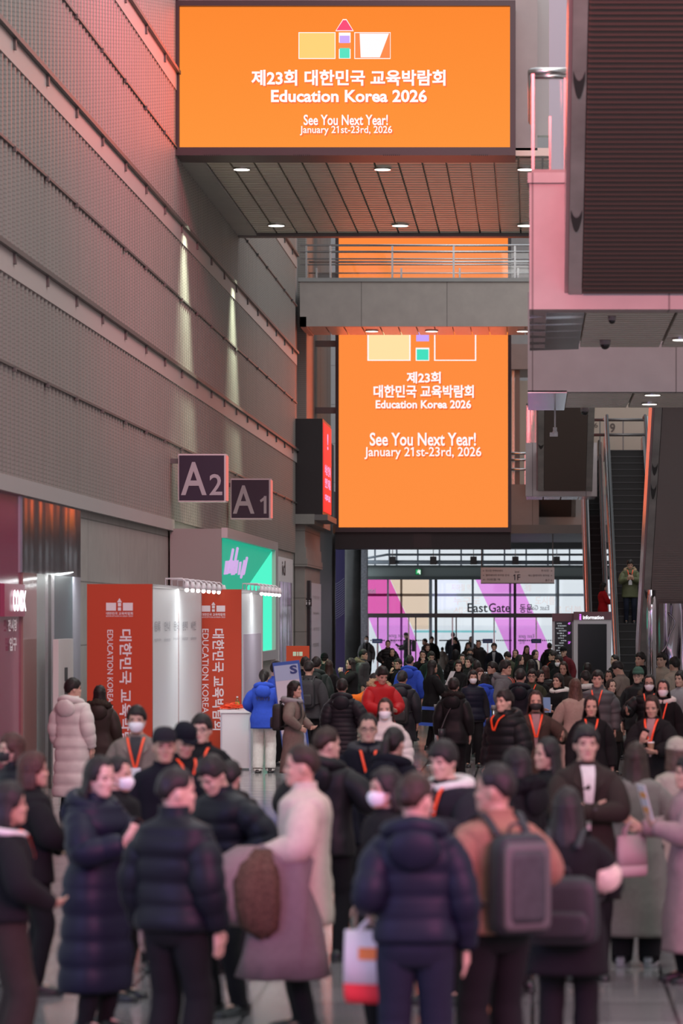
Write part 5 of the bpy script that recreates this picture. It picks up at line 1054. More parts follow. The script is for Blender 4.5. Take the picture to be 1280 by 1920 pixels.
def cup(f, r, sd, label, straw=False, col=(.7, .7, .68)):
    c = f.handpos(sd, .06, .045); o = local_root('drink_cup', f, r, c, label, 'cup'); g = G(); g.tube([(0, 0, -.05), (0, 0, .06)], [.028, .04], 14); g.build('cup_body', mat('cup_paper', col, .5), o); g = G(); g.tube([(0, 0, .06), (0, 0, .072)], [.042, .038], 14); g.build('lid', mat('cup_lid', (.7, .7, .7), .4), o)
    if straw: g = G(); g.tube([(0, 0, .06), (.02, 0, .15)], .005, 6); g.build('straw', mat('straw_yellow', (.7, .6, .08), .5), o)
    return o
def backpack(f, r, label, col=(.02, .02, .022), e=.05, w_=.15, dep=.13, z0=.98, z1=1.42, trim=None, panel=None, name='backpack'):
    o = local_root(name, f, r, (0, 0, 0), label, 'backpack'); m = mat('pack_nylon', col, .6, 0, 'n', 20, .15); hw, hd = f.cpro(1.2, e); y0 = -hd-.01
    def rb(k, zz): return [f.d(Vector((p.x, y0-dep/2-.004+p.y, zz))) for p in ell((0, 0, 0), w_*k, dep/2*min(1, k+.05), 26, 4.5)]
    g = G(); L = z1-z0; g.rings([rb(.80, z0), rb(.95, z0+.02), rb(1, z0+.06), rb(1, z0+L*.5), rb(.97, z0+L*.8), rb(.88, z0+L*.93), rb(.6, z1)]); g.build('main_compartment', m, o, True)
    def pk(a, b, k, out, mm, nm):
        g = G(); q = lambda kk, zz: [f.d(Vector((p.x, y0-dep-.004+p.y+out*0, zz))) for p in ell((0, 0, 0), w_*kk, out, 24, 4.5)]
        g.rings([q(k*.86, a), q(k, a+.03), q(k, (a+b)/2), q(k*.97, b-.04), q(k*.8, b)]); g.build(nm, mm, o, True)
    if trim: pk(z0+.02, z0+L*.92, .86, .022, mat('pack_trim', trim, .6), 'trim_panel'); pk(z0+.06, z0+L*.84, .66, .032, mat('pack_front', panel, .65, 0, 'n', 20, .2), 'front_pocket')
    else: pk(z0+.04, z0+L*.5, .8, .035, m, 'front_pocket')
    for q in (1, -1):
        g = G(); P = [f.d(Vector((q*.085, y0-.02, 1.38))), f.d(Vector((q*.10, -.06, 1.475))), f.d(Vector((q*.115, .02, 1.465)))]+[f.d(f.front(q*.12, zz, e)+Vector((0, .012, 0))) for zz in (1.38, 1.28, 1.17)]+[f.d(Vector((q*(hw+.015), .0, 1.08))), f.d(Vector((q*.14, y0-.02, 1.03)))]
        g.tube(catmull(P, 4), .022, 8, .3, (1, 0, 0)); g.build('strap', m, o, True)
    g = G(); g.tube(catmull([f.d(Vector((-.04, y0-.04, z1-.01))), f.d(Vector((-.03, y0-.05, z1+.04))), f.d(Vector((.03, y0-.05, z1+.04))), f.d(Vector((.04, y0-.04, z1-.01)))], 4), .009, 6); g.build('top_handle', m, o, True); return o
def tote(f, r, sd, label, w_=.30, h_=.36, body=(.62, .60, .60), low=None, printc=None, drop=.16, turn=0):
    c = f.handpos(sd, .09, .01); o = local_root('tote_bag', f, r, c, label, 'bag'); o.rotation_euler.z += R(turn); m = mat('canvas', body, .8)
    def rg(zz, k, t): return ell((0, 0, zz), t, w_/2*k, 22, 3.5)
    zt = -drop; zb = zt-h_; zm = zb+h_*.27
    g = G(); g.rings([rg(zm, 1.0, .05), rg((zm+zt)/2, .99, .045), rg(zt, .97, .02)]); g.build('bag_body', m, o, True); g = G(); g.rings([rg(zb, .92, .04), rg(zb+.03, .98, .055), rg(zm, 1.0, .05)]); g.build('bag_base', mat('canvas_low', low or body, .8), o, True)
    for q in (1, -1): g = G(); g.tube(catmull([(q*.018, -.07, zt-.01), (q*.016, -.06, -.05), (0, 0, .0), (q*.016, .06, -.05), (q*.018, .07, zt-.01)], 4), .012, 6, .35, (0, 1, 0)); g.build('handle', m, o, True)
    if printc:
        for q in (1, -1): g = G(); g.box(q*.049-.003, q*.049+.003, -.06, .06, (zm+zt)/2-.01, (zm+zt)/2+.05); g.build('print', mat('bag_print', printc, .6), o)
    return o
def shoulderbag(f, r, label, sd=1, col=(.02, .02, .025), e=.05, z=.98, w_=.13, h_=.16, name='shoulder_bag', cross=True, y=None):
    hw, hd = f.cpro(z, e); c = Vector((sd*(hw+.05), -.03 if y is None else y, z)) if y is None or abs(y) < .1 else Vector((sd*hw*.6, y, z))
    o = local_root(name, f, r, (0, 0, 0), label, 'bag'); m = mat('bag_leather', col, .4); g = G(); g.rings([[Vector((c.x+p.x, c.y+p.y, c.z+zz)) for p in ell((0, 0, 0), .045*k, w_*k, 20, 3.5)] for zz, k in ((-h_/2, .9), (-h_/2+.02, 1), (0, 1.02), (h_/2-.02, .95), (h_/2, .7))]); g.build('bag_body', m, o, True)
    g = G(); g.rings([[Vector((c.x+p.x*1.12, c.y+p.y, c.z+zz)) for p in ell((0, 0, 0), .045, w_*1.02, 20, 3.5)] for zz in (-.02, h_/2+.004)]); g.build('flap', m, o, True)
    top = f.d(Vector((-sd*.11 if cross else sd*.16, 0, 1.475+e*.4))); g = G(); b = f.d(Vector((0, -hd-.03, 1.25))); fr = f.d(f.front(0, 1.25, e)+Vector((0, .012, 0)))
    g.tube(catmull([c+Vector((0, -w_*.8, h_/2)), f.d(Vector((sd*.05, -hd-.05, 1.2))), top+Vector((0, -.09, -.03)), top, top+Vector((0, .09, -.03)), f.d(f.front(sd*.05, 1.2, e)+Vector((0, .015, 0))), c+Vector((0, w_*.8, h_/2))], 5), .009, 6); g.build('strap', m, o, True); return o
def bottle(f, r, sd, label):
    c = f.handpos(sd, .07, .035); o = local_root('water_bottle', f, r, c, label, 'bottle'); g = G(); g.tube([(0, 0, -.13), (0, 0, .0), (0, 0, .04), (0, 0, .06)], [.033, .033, .015, .014], 12); g.build('bottle_body', glass('pale_plastic', (.85, .95, .85)), o, True); g = G(); g.tube([(0, 0, -.03), (0, 0, .0)], [.0345, .0345], 12); g.build('label', mat('green_label', (.25, .6, .08), .4), o); g = G(); g.tube([(0, 0, .06), (0, 0, .08)], [.016, .016], 12); g.build('cap', mat('green_label', (.25, .6, .08), .4), o); return o
# ---------------------------------------------------------------- the crowd, nearest rows first
# person(pixel x and crown y in the photograph, pixels per metre there, heading: 0 faces us, 90 faces right, 180 faces away)
f, r = person(16, 1464, 345, 105, 'person with dark bobbed hair in black sweater and brown trousers, cut by left edge', 'f', 'sweater', 'blk', .92, 'dbrown', 'bob', arms=('elbow', 'down'), lan=2, cuff=.09, sk=1, e=.032); g = G(); f.hoodroll(g, .022, 3, 0, .98, .015); g.build('white_collar', cloth(COL['white']), r, True)
f, r = person(186, 1416, 312, 55, 'woman in ankle-length navy padded coat lifting a phone to her chest, left', 'f', 'puffer', 'navy', .26, 'blk', 'long', arms=('phone', 'phone'), hood=1, pitch=8, per=.16, sk=3, high=.03); phone(f, r, 1, 'phone in the hand of the woman in the long navy padded coat')
f, r = person(330, 1436, 355, 150, 'man with short black hair in puffy black jacket seen from behind, left of centre front', 'm', 'puffer', 'dnavy', .86, 'blk', 'short', per=.13, yaw=-35, high=.05, cuff=.085)
f, r = person(396, 1420, 300, -40, 'person in dark jacket bending the head and holding out one palm, behind the puffy jacket', 'm', 'puffer', 'dnavy', .8, 'blk', 'bang', arms=('hold', 'pocket'), pitch=28, per=.12, lean=6, sk=1)
f, r = person(432, 1425, 268, 165, 'person in black hooded jacket seen from behind, between gesturing man and cream shirt man', 'm', 'parka', 'blk', .82, 'blk', 'bang', hood=1)
f, r = person(566, 1394, 312, -85, 'man in cream overshirt facing left with a fur-hooded coat on his arm', 'm', 'jacket', 'cream', .66, 'blk', 'short', hc='b', arms=('down', ((.20, .27, 1.07), (.6, -.9, -.2), (-.5, .85, 0), (-.2, -.3, .9), .6)), high=.03, sk=0, e=.05)
FC = (f, r)
f, r = person(778, 1446, 380, 180, 'person in quilted navy down jacket with a hood, seen from behind, front centre', 'm', 'down', 'navy', .90, 'jean', 'short', hc='b', arms=('down', ((.235, .13, 1.07), (.05, -1, -.2), (-.1, .5, -.85), (-1, 0, 0), 1.25)), hood=1, yaw=-28, per=.115, cuff=.085, e=.036); tote(f, r, -1, 'white and red tote bag with an orange print, hanging beside the navy jacket', .30, .36, (.66, .56, .58), (.62, .02, .03), (.85, .2, .04), .06, 75)
person(722, 1438, 322, -60, 'masked person in black, half hidden left of the quilted navy jacket', 'f', 'coat', 'blk', .5, 'blk', 'bob', mask='w')
f, r = person(928, 1430, 366, -150, 'man in tan jacket with a large grey and black backpack, head turned left', 'm', 'jacket', 'tan', .88, 'blk', 'short', arms=('side', 'down'), yaw=42, cuff=.085, sk=1, high=.03); backpack(f, r, 'large black backpack with grey trimmed front on the man in tan', (.012, .012, .018), .036, .158, .15, .89, 1.39, (.075, .07, .07), (.028, .032, .034))
o = local_root('paper_bag', f, r, f.handpos(1, .08, .01), 'small kraft paper bag held beside the tan jacket', 'bag'); g = G(); g.box(-.05, .05, -.09, .09, -.36, -.08); g.build('bag_body', mat('kraft', (.28, .16, .08), .8), o); g = G(); g.tube([(0, -.05, -.08), (0, -.03, .0), (0, .03, .0), (0, .05, -.08)], .006, 6); g.build('handle', mat('kraft', (.28, .16, .08), .8), o)
f, r = person(1064, 1474, 345, 172, 'woman with very long black hair seen from behind, black shoulder bag on her back', 'f', 'coat', 'blk', .62, 'blk', 'long', arms=('hold', 'pocket'), e=.045, cuff=.075); g = G(); f.curtain(g, -.42, 7, 1.06); g.build('hair', hairm('k'), r, True); backpack(f, r, 'slouchy black leather bag on the back of the long haired woman', (.012, .012, .015), .05, .22, .17, .82, 1.22, name='leather_bag')
o = local_root('fur_muff', f, r, (.20, .05, 1.20), 'cream fluffy garment hanging over the arm of long haired woman', 'garment'); g = G(); rr = []
for i in range(11):
    el = -1.5+3.0*i/10; rr.append([Vector((.12*math.cos(el)*math.cos(a), .10*math.cos(el)*math.sin(a), .11*math.sin(el)))*(1+.10*noise.noise(Vector((math.cos(a)*4, math.sin(a)*4, el*4)))) for a in [2*math.pi*j/22 for j in range(22)]])
g.rings(rr); g.build('fleece', mat('cream_fleece', (.62, .54, .44), .95, 0, 'n', 30, .2, bump=.6), o, True)
f, r = person(1098, 1357, 272, 8, 'man in brown coat with arms crossed, white shirt, facing us', 'm', 'coat', 'dbrown', .55, 'blk', 'bang', arms=('cross', 'cross'), shirt='white', sk=3)
o = local_root('wristwatch', f, r, f.Wr[1], 'black wristwatch on the man with crossed arms', 'watch'); g = G(); d = (f.Wr[1]-f.E[1]).normalized(); g.tube([-d*.012, d*.012], [.034, .034], 16); g.build('strap', RUB, o, True); g = G(); g.ball((0, .034, .01), (.018, .006, .018)); g.build('dial', BLACKM, o, True)
f, r = person(1192, 1390, 262, 168, 'woman with long brown hair in long grey coat seen from behind, right', 'f', 'coat', 'stone', .24, 'blk', 'long', hc='b', arms=('hold', 'hold'), e=.05, wide=.03, shoes='lgrey')
person(1268, 1384, 246, -160, 'person in pale coat with a fluffy beige hat, at the right edge', 'f', 'coat', 'beige', .5, 'blk', 'bob', hc='l', hat='beanie', hatc='beige')
f, r = person(1290, 1416, 274, -75, 'person in long mauve coat holding a printed sheet, cut by right edge', 'f', 'coat', 'mauve', .24, 'blk', 'bob', arms=('side', 'phone'), e=.045); tote(f, r, 1, 'pale pink carrier bag hanging beside the long mauve coat', .28, .32, (.50, .34, .34), None, None, .10, 20); sheet(f, r, -1, 'white leaflet with orange print held by the person in mauve', (.66, .62, .62), .2, .28, 10, True)
f, r = person(830, 1387, 290, -35, 'person with bowl haircut holding up a grey sheet, orange lanyard over black cardigan', 'm', 'sweater', 'ink', .86, 'blk', 'bowl', arms=('hold', 'phone'), lan=1, badge=True, scarf='white', pitch=10, e=.04); sheet(f, r, -1, 'grey sheet held in front of the bowl haircut person', (.40, .40, .40), .22, .30, -40)
person(738, 1361, 243, 155, 'person with dark tied hair in navy coat seen from behind, before glasses man', 'f', 'coat', 'dnavy', .5, 'blk', 'pony', hc='k', hood=1, e=.045)
f, r = person(612, 1361, 258, 155, 'man in black hooded jacket seen from behind, holding a phone at his side', 'm', 'parka', 'blk', .78, 'blk', 'short', hc='b', arms=('side', 'pocket'), hood=1, yaw=-30); phone(f, r, 1, 'phone held low by the man in black hooded jacket', True)
person(690, 1337, 222, 3, 'man with glasses in navy coat with grey scarf and orange lanyard, middle of hall', 'm', 'coat', 'dnavy', .6, 'blk', 'short', glass_=True, scarf='char', lan=1, badge=True, sk=0)
person(722, 1308, 176, -12, 'woman in white mask and cream padded jacket behind the glasses man', 'f', 'puffer', 'white', .8, 'blk', 'long', hc='b', mask='w', high=.05, e=.05, yaw=8)
person(968, 1400, 283, -120, 'person in fluffy black coat seen from behind right of the tan jacket', 'f', 'coat', 'blk', .6, 'blk', 'bob', hood='fur', furc=(.01, .01, .011))
person(1026, 1381, 258, -65, 'woman with long dark hair turned left, behind the very long haired woman', 'f', 'coat', 'blk', .5, 'blk', 'long', sk=3)
f, r = person(62, 1408, 283, 105, 'person with reddish brown bobbed hair in black jacket at the left', 'f', 'jacket', 'blk', .8, 'blk', 'bob', hc='r', arms=('hold', 'elbow'), e=.05); tote(f, r, 1, 'small red bag held low by the person with reddish brown bob', .22, .18, (.55, .015, .02), (.42, .012, .016), None, .08, 60)
person(22, 1373, 249, -60, 'person in black mask with reddish hair at the far left edge', 'f', 'parka', 'dnavy', .8, 'blk', 'bob', hc='r', mask='b')
person(256, 1322, 212, 2, 'man in white mask and grey blazer with an orange lanyard and badge', 'm', 'blazer', 'taupe', .8, 'blk', 'bang', mask='w', lan=1, badge=True, shirt='char')
person(308, 1364, 265, 12, 'man in black cap and dark navy jacket looking at us, left of centre', 'm', 'jacket', 'dnavy', .8, 'blk', 'short', hat='cap', hatc='ink', sk=1)
person(346, 1358, 248, 30, 'person in dark bucket cap looking down beside the capped man', 'm', 'jacket', 'blk', .8, 'blk', 'short', hat='cap', hatc='dnavy', pitch=24, lan=2)
person(378, 1337, 228, -8, 'man in glasses and black jacket with an orange lanyard, left of white counter foot', 'm', 'jacket', 'blk', .8, 'blk', 'bang', glass_=True, lan=1)
person(222, 1417, 287, 70, 'masked person in black peeking out behind the long navy padded coat', 'm', 'jacket', 'blk', .8, 'blk', 'short', mask='w')
# left and middle ground
person(137, 1271, 150, 155, 'person in long white padded coat seen from behind, by the shop entrance', 'm', 'puffer', 'white', .25, 'blk', 'bang', hood=1, per=.15, yaw=-40)
person(187, 1284, 145, 178, 'person in dark parka with fur hood seen from behind before the orange booth', 'f', 'parka', 'dbrown', .62, 'blk', 'long', hood='fur', furc=(.035, .028, .022))
f, r = person(495, 1254, 117, 178, 'staff member with ponytail in blue hooded jacket, white trousers, seen from behind', 'f', 'hoodie', 'blue', .74, 'white', 'pony', arms=('elbow', 'elbow'), hood=1, e=.05, cuff=.075, wide=.01)
hd_ = f.base(1.2)[1]; b = txt('lettering', 'STAFF', (0, -hd_-.075, 1.24), (-1, 0, 0), UZ, .24, .065, mat('navy_letter', (.008, .012, .08), .6), r, .03); b.name = 'back_lettering'
# wrap the lettering over the back
for v in b.data.vertices: hw_, h2 = f.cpro(v.co.z, .05, .05); v.co.y = -.004-h2*(1-min(.96, abs(v.co.x)/hw_)**2.5)**.4-.016
person(519, 1239, 112, 80, 'staff member in blue jacket half hidden behind the leaning board', 'm', 'hoodie', 'blue', .72, 'blk', 'bang')
f, r = person(552, 1276, 134, 80, 'woman with bobbed hair in beige coat and black backpack, facing right', 'f', 'coat', 'taupe', .34, 'blk', 'bob', arms=('hip', 'elbow'), scarf='lgrey'); backpack(f, r, 'round black backpack on the woman in beige coat', (.02, .02, .02), .036, .15, .15, .98, 1.38)
person(437, 1289, 106, 40, 'person with black hair stooping behind the white counter', 'm', 'jacket', 'blk', .8, 'blk', 'bowl', lean=30, ht=1.5, pitch=20)
f, r = person(641, 1272, 130, 178, 'person in long navy quilted coat seen from behind with a white strap bag', 'f', 'down', 'ink', .42, 'blk', 'bang', arms=('pocket', 'bag'), hood=1, per=.07, e=.06); tote(f, r, -1, 'white canvas tote hanging from the arm of the long quilted coat', .26, .34, (.6, .58, .54), None, None, .12, 60)
f, r = person(579, 1238, 114, 172, 'person in charcoal jacket with backpack seen from behind at the leaning board', 'm', 'jacket', 'char', .8, 'blk', 'short', e=.05); backpack(f, r, 'slim black backpack on the charcoal jacket by the leaning board', (.016, .016, .018), .05)
person(572, 1231, 98, 170, 'black-haired person in black behind the charcoal jacket by the board', 'm', 'jacket', 'blk', .8, 'blk', 'bang')
f, r = person(593, 1231, 103, 172, 'person in dark green hooded parka seen from behind, in the queue', 'm', 'parka', 'green', .75, 'blk', 'bang', hood=1)
person(608, 1225, 84, 176, 'person in black beanie far back in the left queue', 'm', 'jacket', 'green', .8, 'blk', 'short', hat='beanie', hatc='blk')
person(616, 1237, 96, 170, 'woman with long dark brown hair seen from behind in the left queue', 'f', 'coat', 'blk', .6, 'blk', 'long', hc='b')
f, r = person(657, 1233, 91, -72, 'woman with long black hair raising a white cup, facing left', 'f', 'jacket', 'blk', .8, 'blk', 'long', arms=('side', 'face'), lan=1); cup(f, r, -1, 'white paper cup raised by the long haired woman')
person(701, 1262, 112, -80, 'person with bright orange sleeve pointing left, behind the red jacket', 'm', 'jacket', 'orange', .7, 'blk', 'bang', arms=('reach', 'reach'))
person(716, 1250, 127, 28, 'man in red parka with fur hood looking down', 'm', 'parka', 'red', .72, 'blk', 'bang', arms=('hold', 'hold'), hood='fur', furc=(.36, .25, .15), pitch=26)
f, r = person(754, 1257, 118, 170, 'man in black hooded coat with black backpack seen from behind, mid hall', 'm', 'parka', 'ink', .55, 'blk', 'bang', hood=1, e=.06); backpack(f, r, 'flat black backpack on the black hooded coat, mid hall', (.012, .012, .013), .05, .16, .12, .85, 1.3)
f, r = person(768, 1228, 93, 165, 'staff man in blue jacket with a patterned bag seen from behind', 'm', 'hoodie', 'blue', .74, 'blk', 'short', hood=1, e=.05)
f, r = person(810, 1237, 100, 115, 'woman in black coat with orange lanyard, holding papers, facing right', 'f', 'coat', 'blk', .5, 'blk', 'long', arms=('phone', 'hold'), lan=1); sheet(f, r, 1, 'white papers in the hands of the black coated woman facing right', (.7, .72, .75))
f, r = person(850, 1270, 131, 172, 'person in black fur-hooded parka with quilted shoulder bag seen from behind', 'f', 'parka', 'blk', .72, 'blk', 'bang', hood='fur', furc=(.02, .018, .017), cuff=.07); shoulderbag(f, r, 'dark quilted shoulder bag on the black fur-hooded parka', -1, (.03, .03, .036), .05, .86, .15, .19, y=-.20)
person(886, 1256, 113, 12, 'woman with bobbed hair and white mask in navy vest behind blue belt', 'f', 'jacket', 'ink', .8, 'blk', 'bob', mask='w', vest='navy')
f, r = person(909, 1262, 107, 172, 'staff member in blue jacket and pale jeans holding a bottle behind', 'f', 'hoodie', 'blue', .66, 'ljean', 'bob', arms=('down', 'elbow'), hood=1, e=.05); bottle(f, r, -1, 'clear bottle with green label held by the staff in pale jeans')
person(947, 1237, 111, 72, 'young man in grey hooded top facing right, mid crowd', 'm', 'hoodie', 'grey', .8, 'blk', 'bowl', hood=1, lan=2)
person(946, 1292, 172, -42, 'man with swept hair in black padded jacket facing left, mid crowd', 'm', 'puffer', 'blk', .72, 'blk', 'bang', hood=1, lan=2, yaw=-5, e=.06)
person(1004, 1294, 165, 2, 'woman in black mask and brown blazer with orange lanyard', 'f', 'blazer', 'brown', .66, 'blk', 'long', hc='b', arms=('down', 'side'), mask='b', lan=1, shirt='mauve')
person(975, 1253, 124, 172, 'man in dark navy jacket seen from behind beside the black mask woman', 'm', 'parka', 'dnavy', .7, 'blk', 'short', hood=1)
person(997, 1254, 110, -4, 'young man with glasses and orange collar looking at us', 'm', 'jacket', 'olive', .8, 'blk', 'bang', glass_=True, lan=2)
person(1022, 1248, 98, 170, 'person with round dark brown hair in black padded jacket seen from behind', 'f', 'puffer', 'blk', .7, 'blk', 'bob', hc='r')
f, r = person(1046, 1262, 118, -35, 'woman with black fringe holding a pale blue folder and iced drink', 'f', 'jacket', 'blk', .8, 'blk', 'bob', arms=('hold', 'hold'), scarf='white'); sheet(f, r, 1, 'pale blue folder of the woman with the fringe', (.25, .42, .70), .2, .26, 20); cup(f, r, -1, 'iced drink with a yellow straw near the blue folder', True, (.55, .5, .45))
f, r = person(1078, 1271, 137, -160, 'woman with long wavy brown hair in long beige coat seen from behind', 'f', 'coat', 'beige', .30, 'blk', 'long', hc='l', arms=('down', 'hold'), e=.042); sheet(f, r, -1, 'folded white paper held by the long beige coat', (.7, .7, .7), .15, .2)
person(1108, 1303, 168, 2, 'woman with long black hair in black top and orange lanyard, eyes down', 'f', 'sweater', 'blk', .8, 'blk', 'long', lan=1, pitch=6, e=.04)
person(1120, 1256, 131, -6, 'tall man in grey padded jacket with an orange lanyard strap', 'm', 'puffer', 'pgrey', .72, 'blk', 'bang', arms=('pocket', 'down'), lan=1, high=.05, per=.13, e=.06)
person(1141, 1256, 106, -2, 'woman with dark hair peeking out right of the tall grey padded man', 'f', 'jacket', 'blk', .8, 'blk', 'long')
person(1145, 1273, 119, 30, 'woman with brown hair half hidden behind the grey padded shoulder', 'f', 'coat', 'dbrown', .6, 'blk', 'long', hc='b')
person(1157, 1240, 107, -110, 'man in taupe coat looking down to the left under the kiosk', 'm', 'coat', 'taupe', .6, 'blk', 'bang', pitch=26, arms=('phone', 'phone'))
person(1196, 1251, 121, -18, 'man in green beanie and round glasses with black jacket', 'm', 'parka', 'blk', .75, 'blk', 'short', hat='beanie', hatc='green2', glass_=True)
f, r = person(1217, 1264, 131, -6, 'woman with glasses, white mask and black padded coat, phone in hand', 'f', 'puffer', 'blk', .6, 'jean', 'long', arms=('side', 'down'), mask='w', glass_=True, lan=1, hood='fur', furc=(.05, .04, .03), e=.055); phone(f, r, 1, 'phone held by the masked woman in glasses')
person(1243, 1273, 140, -8, 'woman in white mask and cream scarf with black coat', 'f', 'coat', 'blk', .5, 'blk', 'long', mask='w', scarf='white', lan=1)
f, r = person(1222, 1303, 172, -14, 'woman in black coat looking down at a phone and iced coffee', 'f', 'coat', 'blk', .5, 'blk', 'long', hc='b', arms=('phone', 'hold'), pitch=18, lan=1, shirt='mauve', e=.045); phone(f, r, 1, 'phone in the hand of the woman with iced coffee'); cup(f, r, -1, 'iced coffee cup held at the waist by the woman in black', False, (.30, .18, .11))
person(1276, 1257, 124, -40, 'person with black hair in light grey sweater at the right edge', 'f', 'sweater', 'lgrey', .8, 'blk', 'bob', e=.04)
person(1200, 1222, 100, -42, 'man in black looking left, left of the mirror chrome post', 'm', 'jacket', 'blk', .8, 'blk', 'bang')
person(1240, 1223, 103, -30, 'man in beige coat with a dark strap right of the mirror chrome post', 'm', 'coat', 'beige', .6, 'blk', 'bang', lan=0)
person(1264, 1231, 106, -140, 'man in stone jacket seen from behind by the wavy chrome', 'm', 'jacket', 'beige', .75, 'blk', 'bang')
person(1101, 1242, 99, 176, 'dark-haired person seen from behind before the black kiosk screen', 'f', 'coat', 'blk', .7, 'blk', 'long')
person(1097, 1257, 112, -150, 'man with black hair and white collar between beige coat and grey jacket', 'm', 'jacket', 'ink', .8, 'blk', 'bang', scarf='white')
person(1152, 1227, 84, -70, 'dark-haired person far back right of the kiosk', 'm', 'jacket', 'blk', .8, 'blk', 'short')
# towards the gate
f, r = person(687, 1192, 50, 6, 'man in white mask and grey jacket walking in from the gate', 'm', 'jacket', 'grey', .8, 'blk', 'short', mask='w', shirt='blk', legs='walk', shoes='lgrey'); backpack(f, r, 'backpack straps on the grey jacket man from the gate', (.02, .02, .02))
person(727, 1200, 58, 2, 'heavy man in shiny black padded jacket near the gate', 'm', 'puffer', 'blk', .75, 'blk', 'short', arms=('elbow', 'elbow'))
person(735, 1215, 67, 5, 'woman with long dark hair and black scarf near the gate', 'f', 'coat', 'blk', .5, 'blk', 'long', arms=('down', 'phone'), scarf='blk')
f, r = person(761, 1186, 45, -85, 'dark silhouette of man with backpack reading his phone at the doors', 'm', 'parka', 'dnavy', .72, 'blk', 'short', arms=('side', 'hold'), pitch=20); backpack(f, r, 'backpack on the silhouetted man at the doors', (.012, .012, .02)); phone(f, r, 1, 'phone of the silhouetted man at the doors')
person(796, 1197, 50, -80, 'dark-haired person at the doors facing left, left one of two', 'm', 'jacket', 'blk', .8, 'blk', 'short')
person(809, 1193, 49, 8, 'man in black coat at the doors, right one of two', 'm', 'coat', 'blk', .6, 'blk', 'bang')
person(849, 1185, 44, 178, 'tall man in navy coat seen from behind against the bright doors', 'm', 'coat', 'dnavy', .5, 'blk', 'short')
person(853, 1194, 50, -110, 'person in dark grey coat leaning before the tall navy man', 'm', 'coat', 'ink', .4, 'blk', 'short')
person(883, 1193, 46, 6, 'long-haired woman against the bright doors', 'f', 'coat', 'dbrown', .5, 'blk', 'long')
person(877, 1204, 56, 4, 'woman with lit pink face near the doors', 'f', 'jacket', 'dbrown', .8, 'blk', 'bob', sk=3)
person(897, 1200, 58, 2, 'man with short hair in black hooded jacket facing us near the doors', 'm', 'parka', 'blk', .75, 'blk', 'short', hood=1)
person(926, 1205, 63, -4, 'man in open navy jacket and pale shirt facing us near the doors', 'm', 'jacket', 'dnavy', .8, 'blk', 'bang', shirt='lgrey')
person(829, 1213, 48, 172, 'child in brown hooded coat seen from behind near the doors', 'm', 'parka', 'taupe', .55, 'blk', 'short', hood=1)
person(801, 1206, 61, 10, 'woman with light face behind the drinking man', 'f', 'jacket', 'blk', .8, 'blk', 'bob', hc='b')
f, r = person(792, 1219, 74, 6, 'man drinking from a pale cup, left of tousled man', 'm', 'jacket', 'blk', .8, 'blk', 'short', arms=('face', 'down')); cup(f, r, 1, 'pale cup at the mouth of the drinking man')
person(808, 1221, 81, 12, 'man with tousled hair in dark green jacket looking down', 'm', 'jacket', 'green', .8, 'blk', 'bang', glass_=True, pitch=14)
person(746, 1234, 88, -30, 'man in glasses with hand at his mouth left of the blue staff', 'm', 'jacket', 'blk', .8, 'blk', 'bang', glass_=True, arms=('face', 'down'))
person(859, 1237, 93, 4, 'woman with brown hair facing us, dark coat, centre crowd', 'f', 'coat', 'blk', .6, 'blk', 'bob', hc='b')
person(866, 1226, 82, 6, 'woman with parted hair behind the brown-haired woman', 'f', 'jacket', 'blk', .8, 'blk', 'long')
person(879, 1230, 90, -30, 'woman with fringe and open mouth in black high collar', 'f', 'puffer', 'blk', .7, 'blk', 'bob', high=.06)
person(881, 1214, 73, -2, 'man in black mask with parted hair', 'm', 'jacket', 'blk', .8, 'blk', 'bang', mask='b')
person(854, 1219, 70, 175, 'person in black hood pulled up, seen from behind', 'm', 'puffer', 'blk', .7, 'blk', 'short', hat='hood')
person(681, 1217, 80, 78, 'man in fur-hooded dark parka facing right at the dark column', 'm', 'parka', 'char', .7, 'blk', 'bang', hood='fur', furc=(.14, .11, .08))
person(893, 1238, 98, 175, 'dark-haired person seen from behind behind the masked vest woman', 'm', 'jacket', 'blk', .8, 'blk', 'bang')
person(923, 1240, 100, -70, 'person turned left with hand at face, behind the grey hooded man', 'm', 'jacket', 'ink', .8, 'blk', 'bang', arms=('face', 'down'))
person(899, 1252, 105, 20, 'person with reddish bobbed hair between vest woman and blue staff', 'f', 'jacket', 'ink', .8, 'blk', 'bob', hc='r')
person(951, 1222, 75, -130, 'man stooping to the left in grey jacket, before the doors', 'm', 'jacket', 'olive', .8, 'blk', 'bang', pitch=22)
person(987, 1210, 63, 16, 'woman with wavy brown hair looking down, under reversed gate lettering', 'f', 'coat', 'dbrown', .6, 'blk', 'long', hc='b', pitch=16)
person(966, 1217, 70, -10, 'woman with brown hair left of the wavy haired woman', 'f', 'coat', 'blk', .6, 'blk', 'long', hc='b')
person(1003, 1218, 73, 45, 'woman in cream top with long black hair turned right', 'f', 'coat', 'ink', .6, 'blk', 'long', shirt='cream')
person(1030, 1205, 58, 172, 'man in dark hooded coat seen from behind by the directory', 'm', 'parka', 'blk', .7, 'blk', 'short', hood=1)
person(1056, 1212, 74, -20, 'man in black cap and dark red jacket before the directory', 'm', 'jacket', 'dred', .8, 'blk', 'short', hat='cap', hatc='blk', pitch=10)
person(1036, 1219, 79, -80, 'person with black backpack straps facing left by the directory', 'm', 'jacket', 'blk', .8, 'blk', 'bang', lan=1)
person(1047, 1228, 88, -30, 'woman in white mask looking down, below the directory', 'f', 'jacket', 'blk', .8, 'blk', 'bob', mask='w', pitch=12)
person(1056, 1240, 101, -12, 'woman in brown jacket looking down, below the masked woman', 'f', 'jacket', 'dbrown', .8, 'blk', 'long', hc='b', pitch=14)
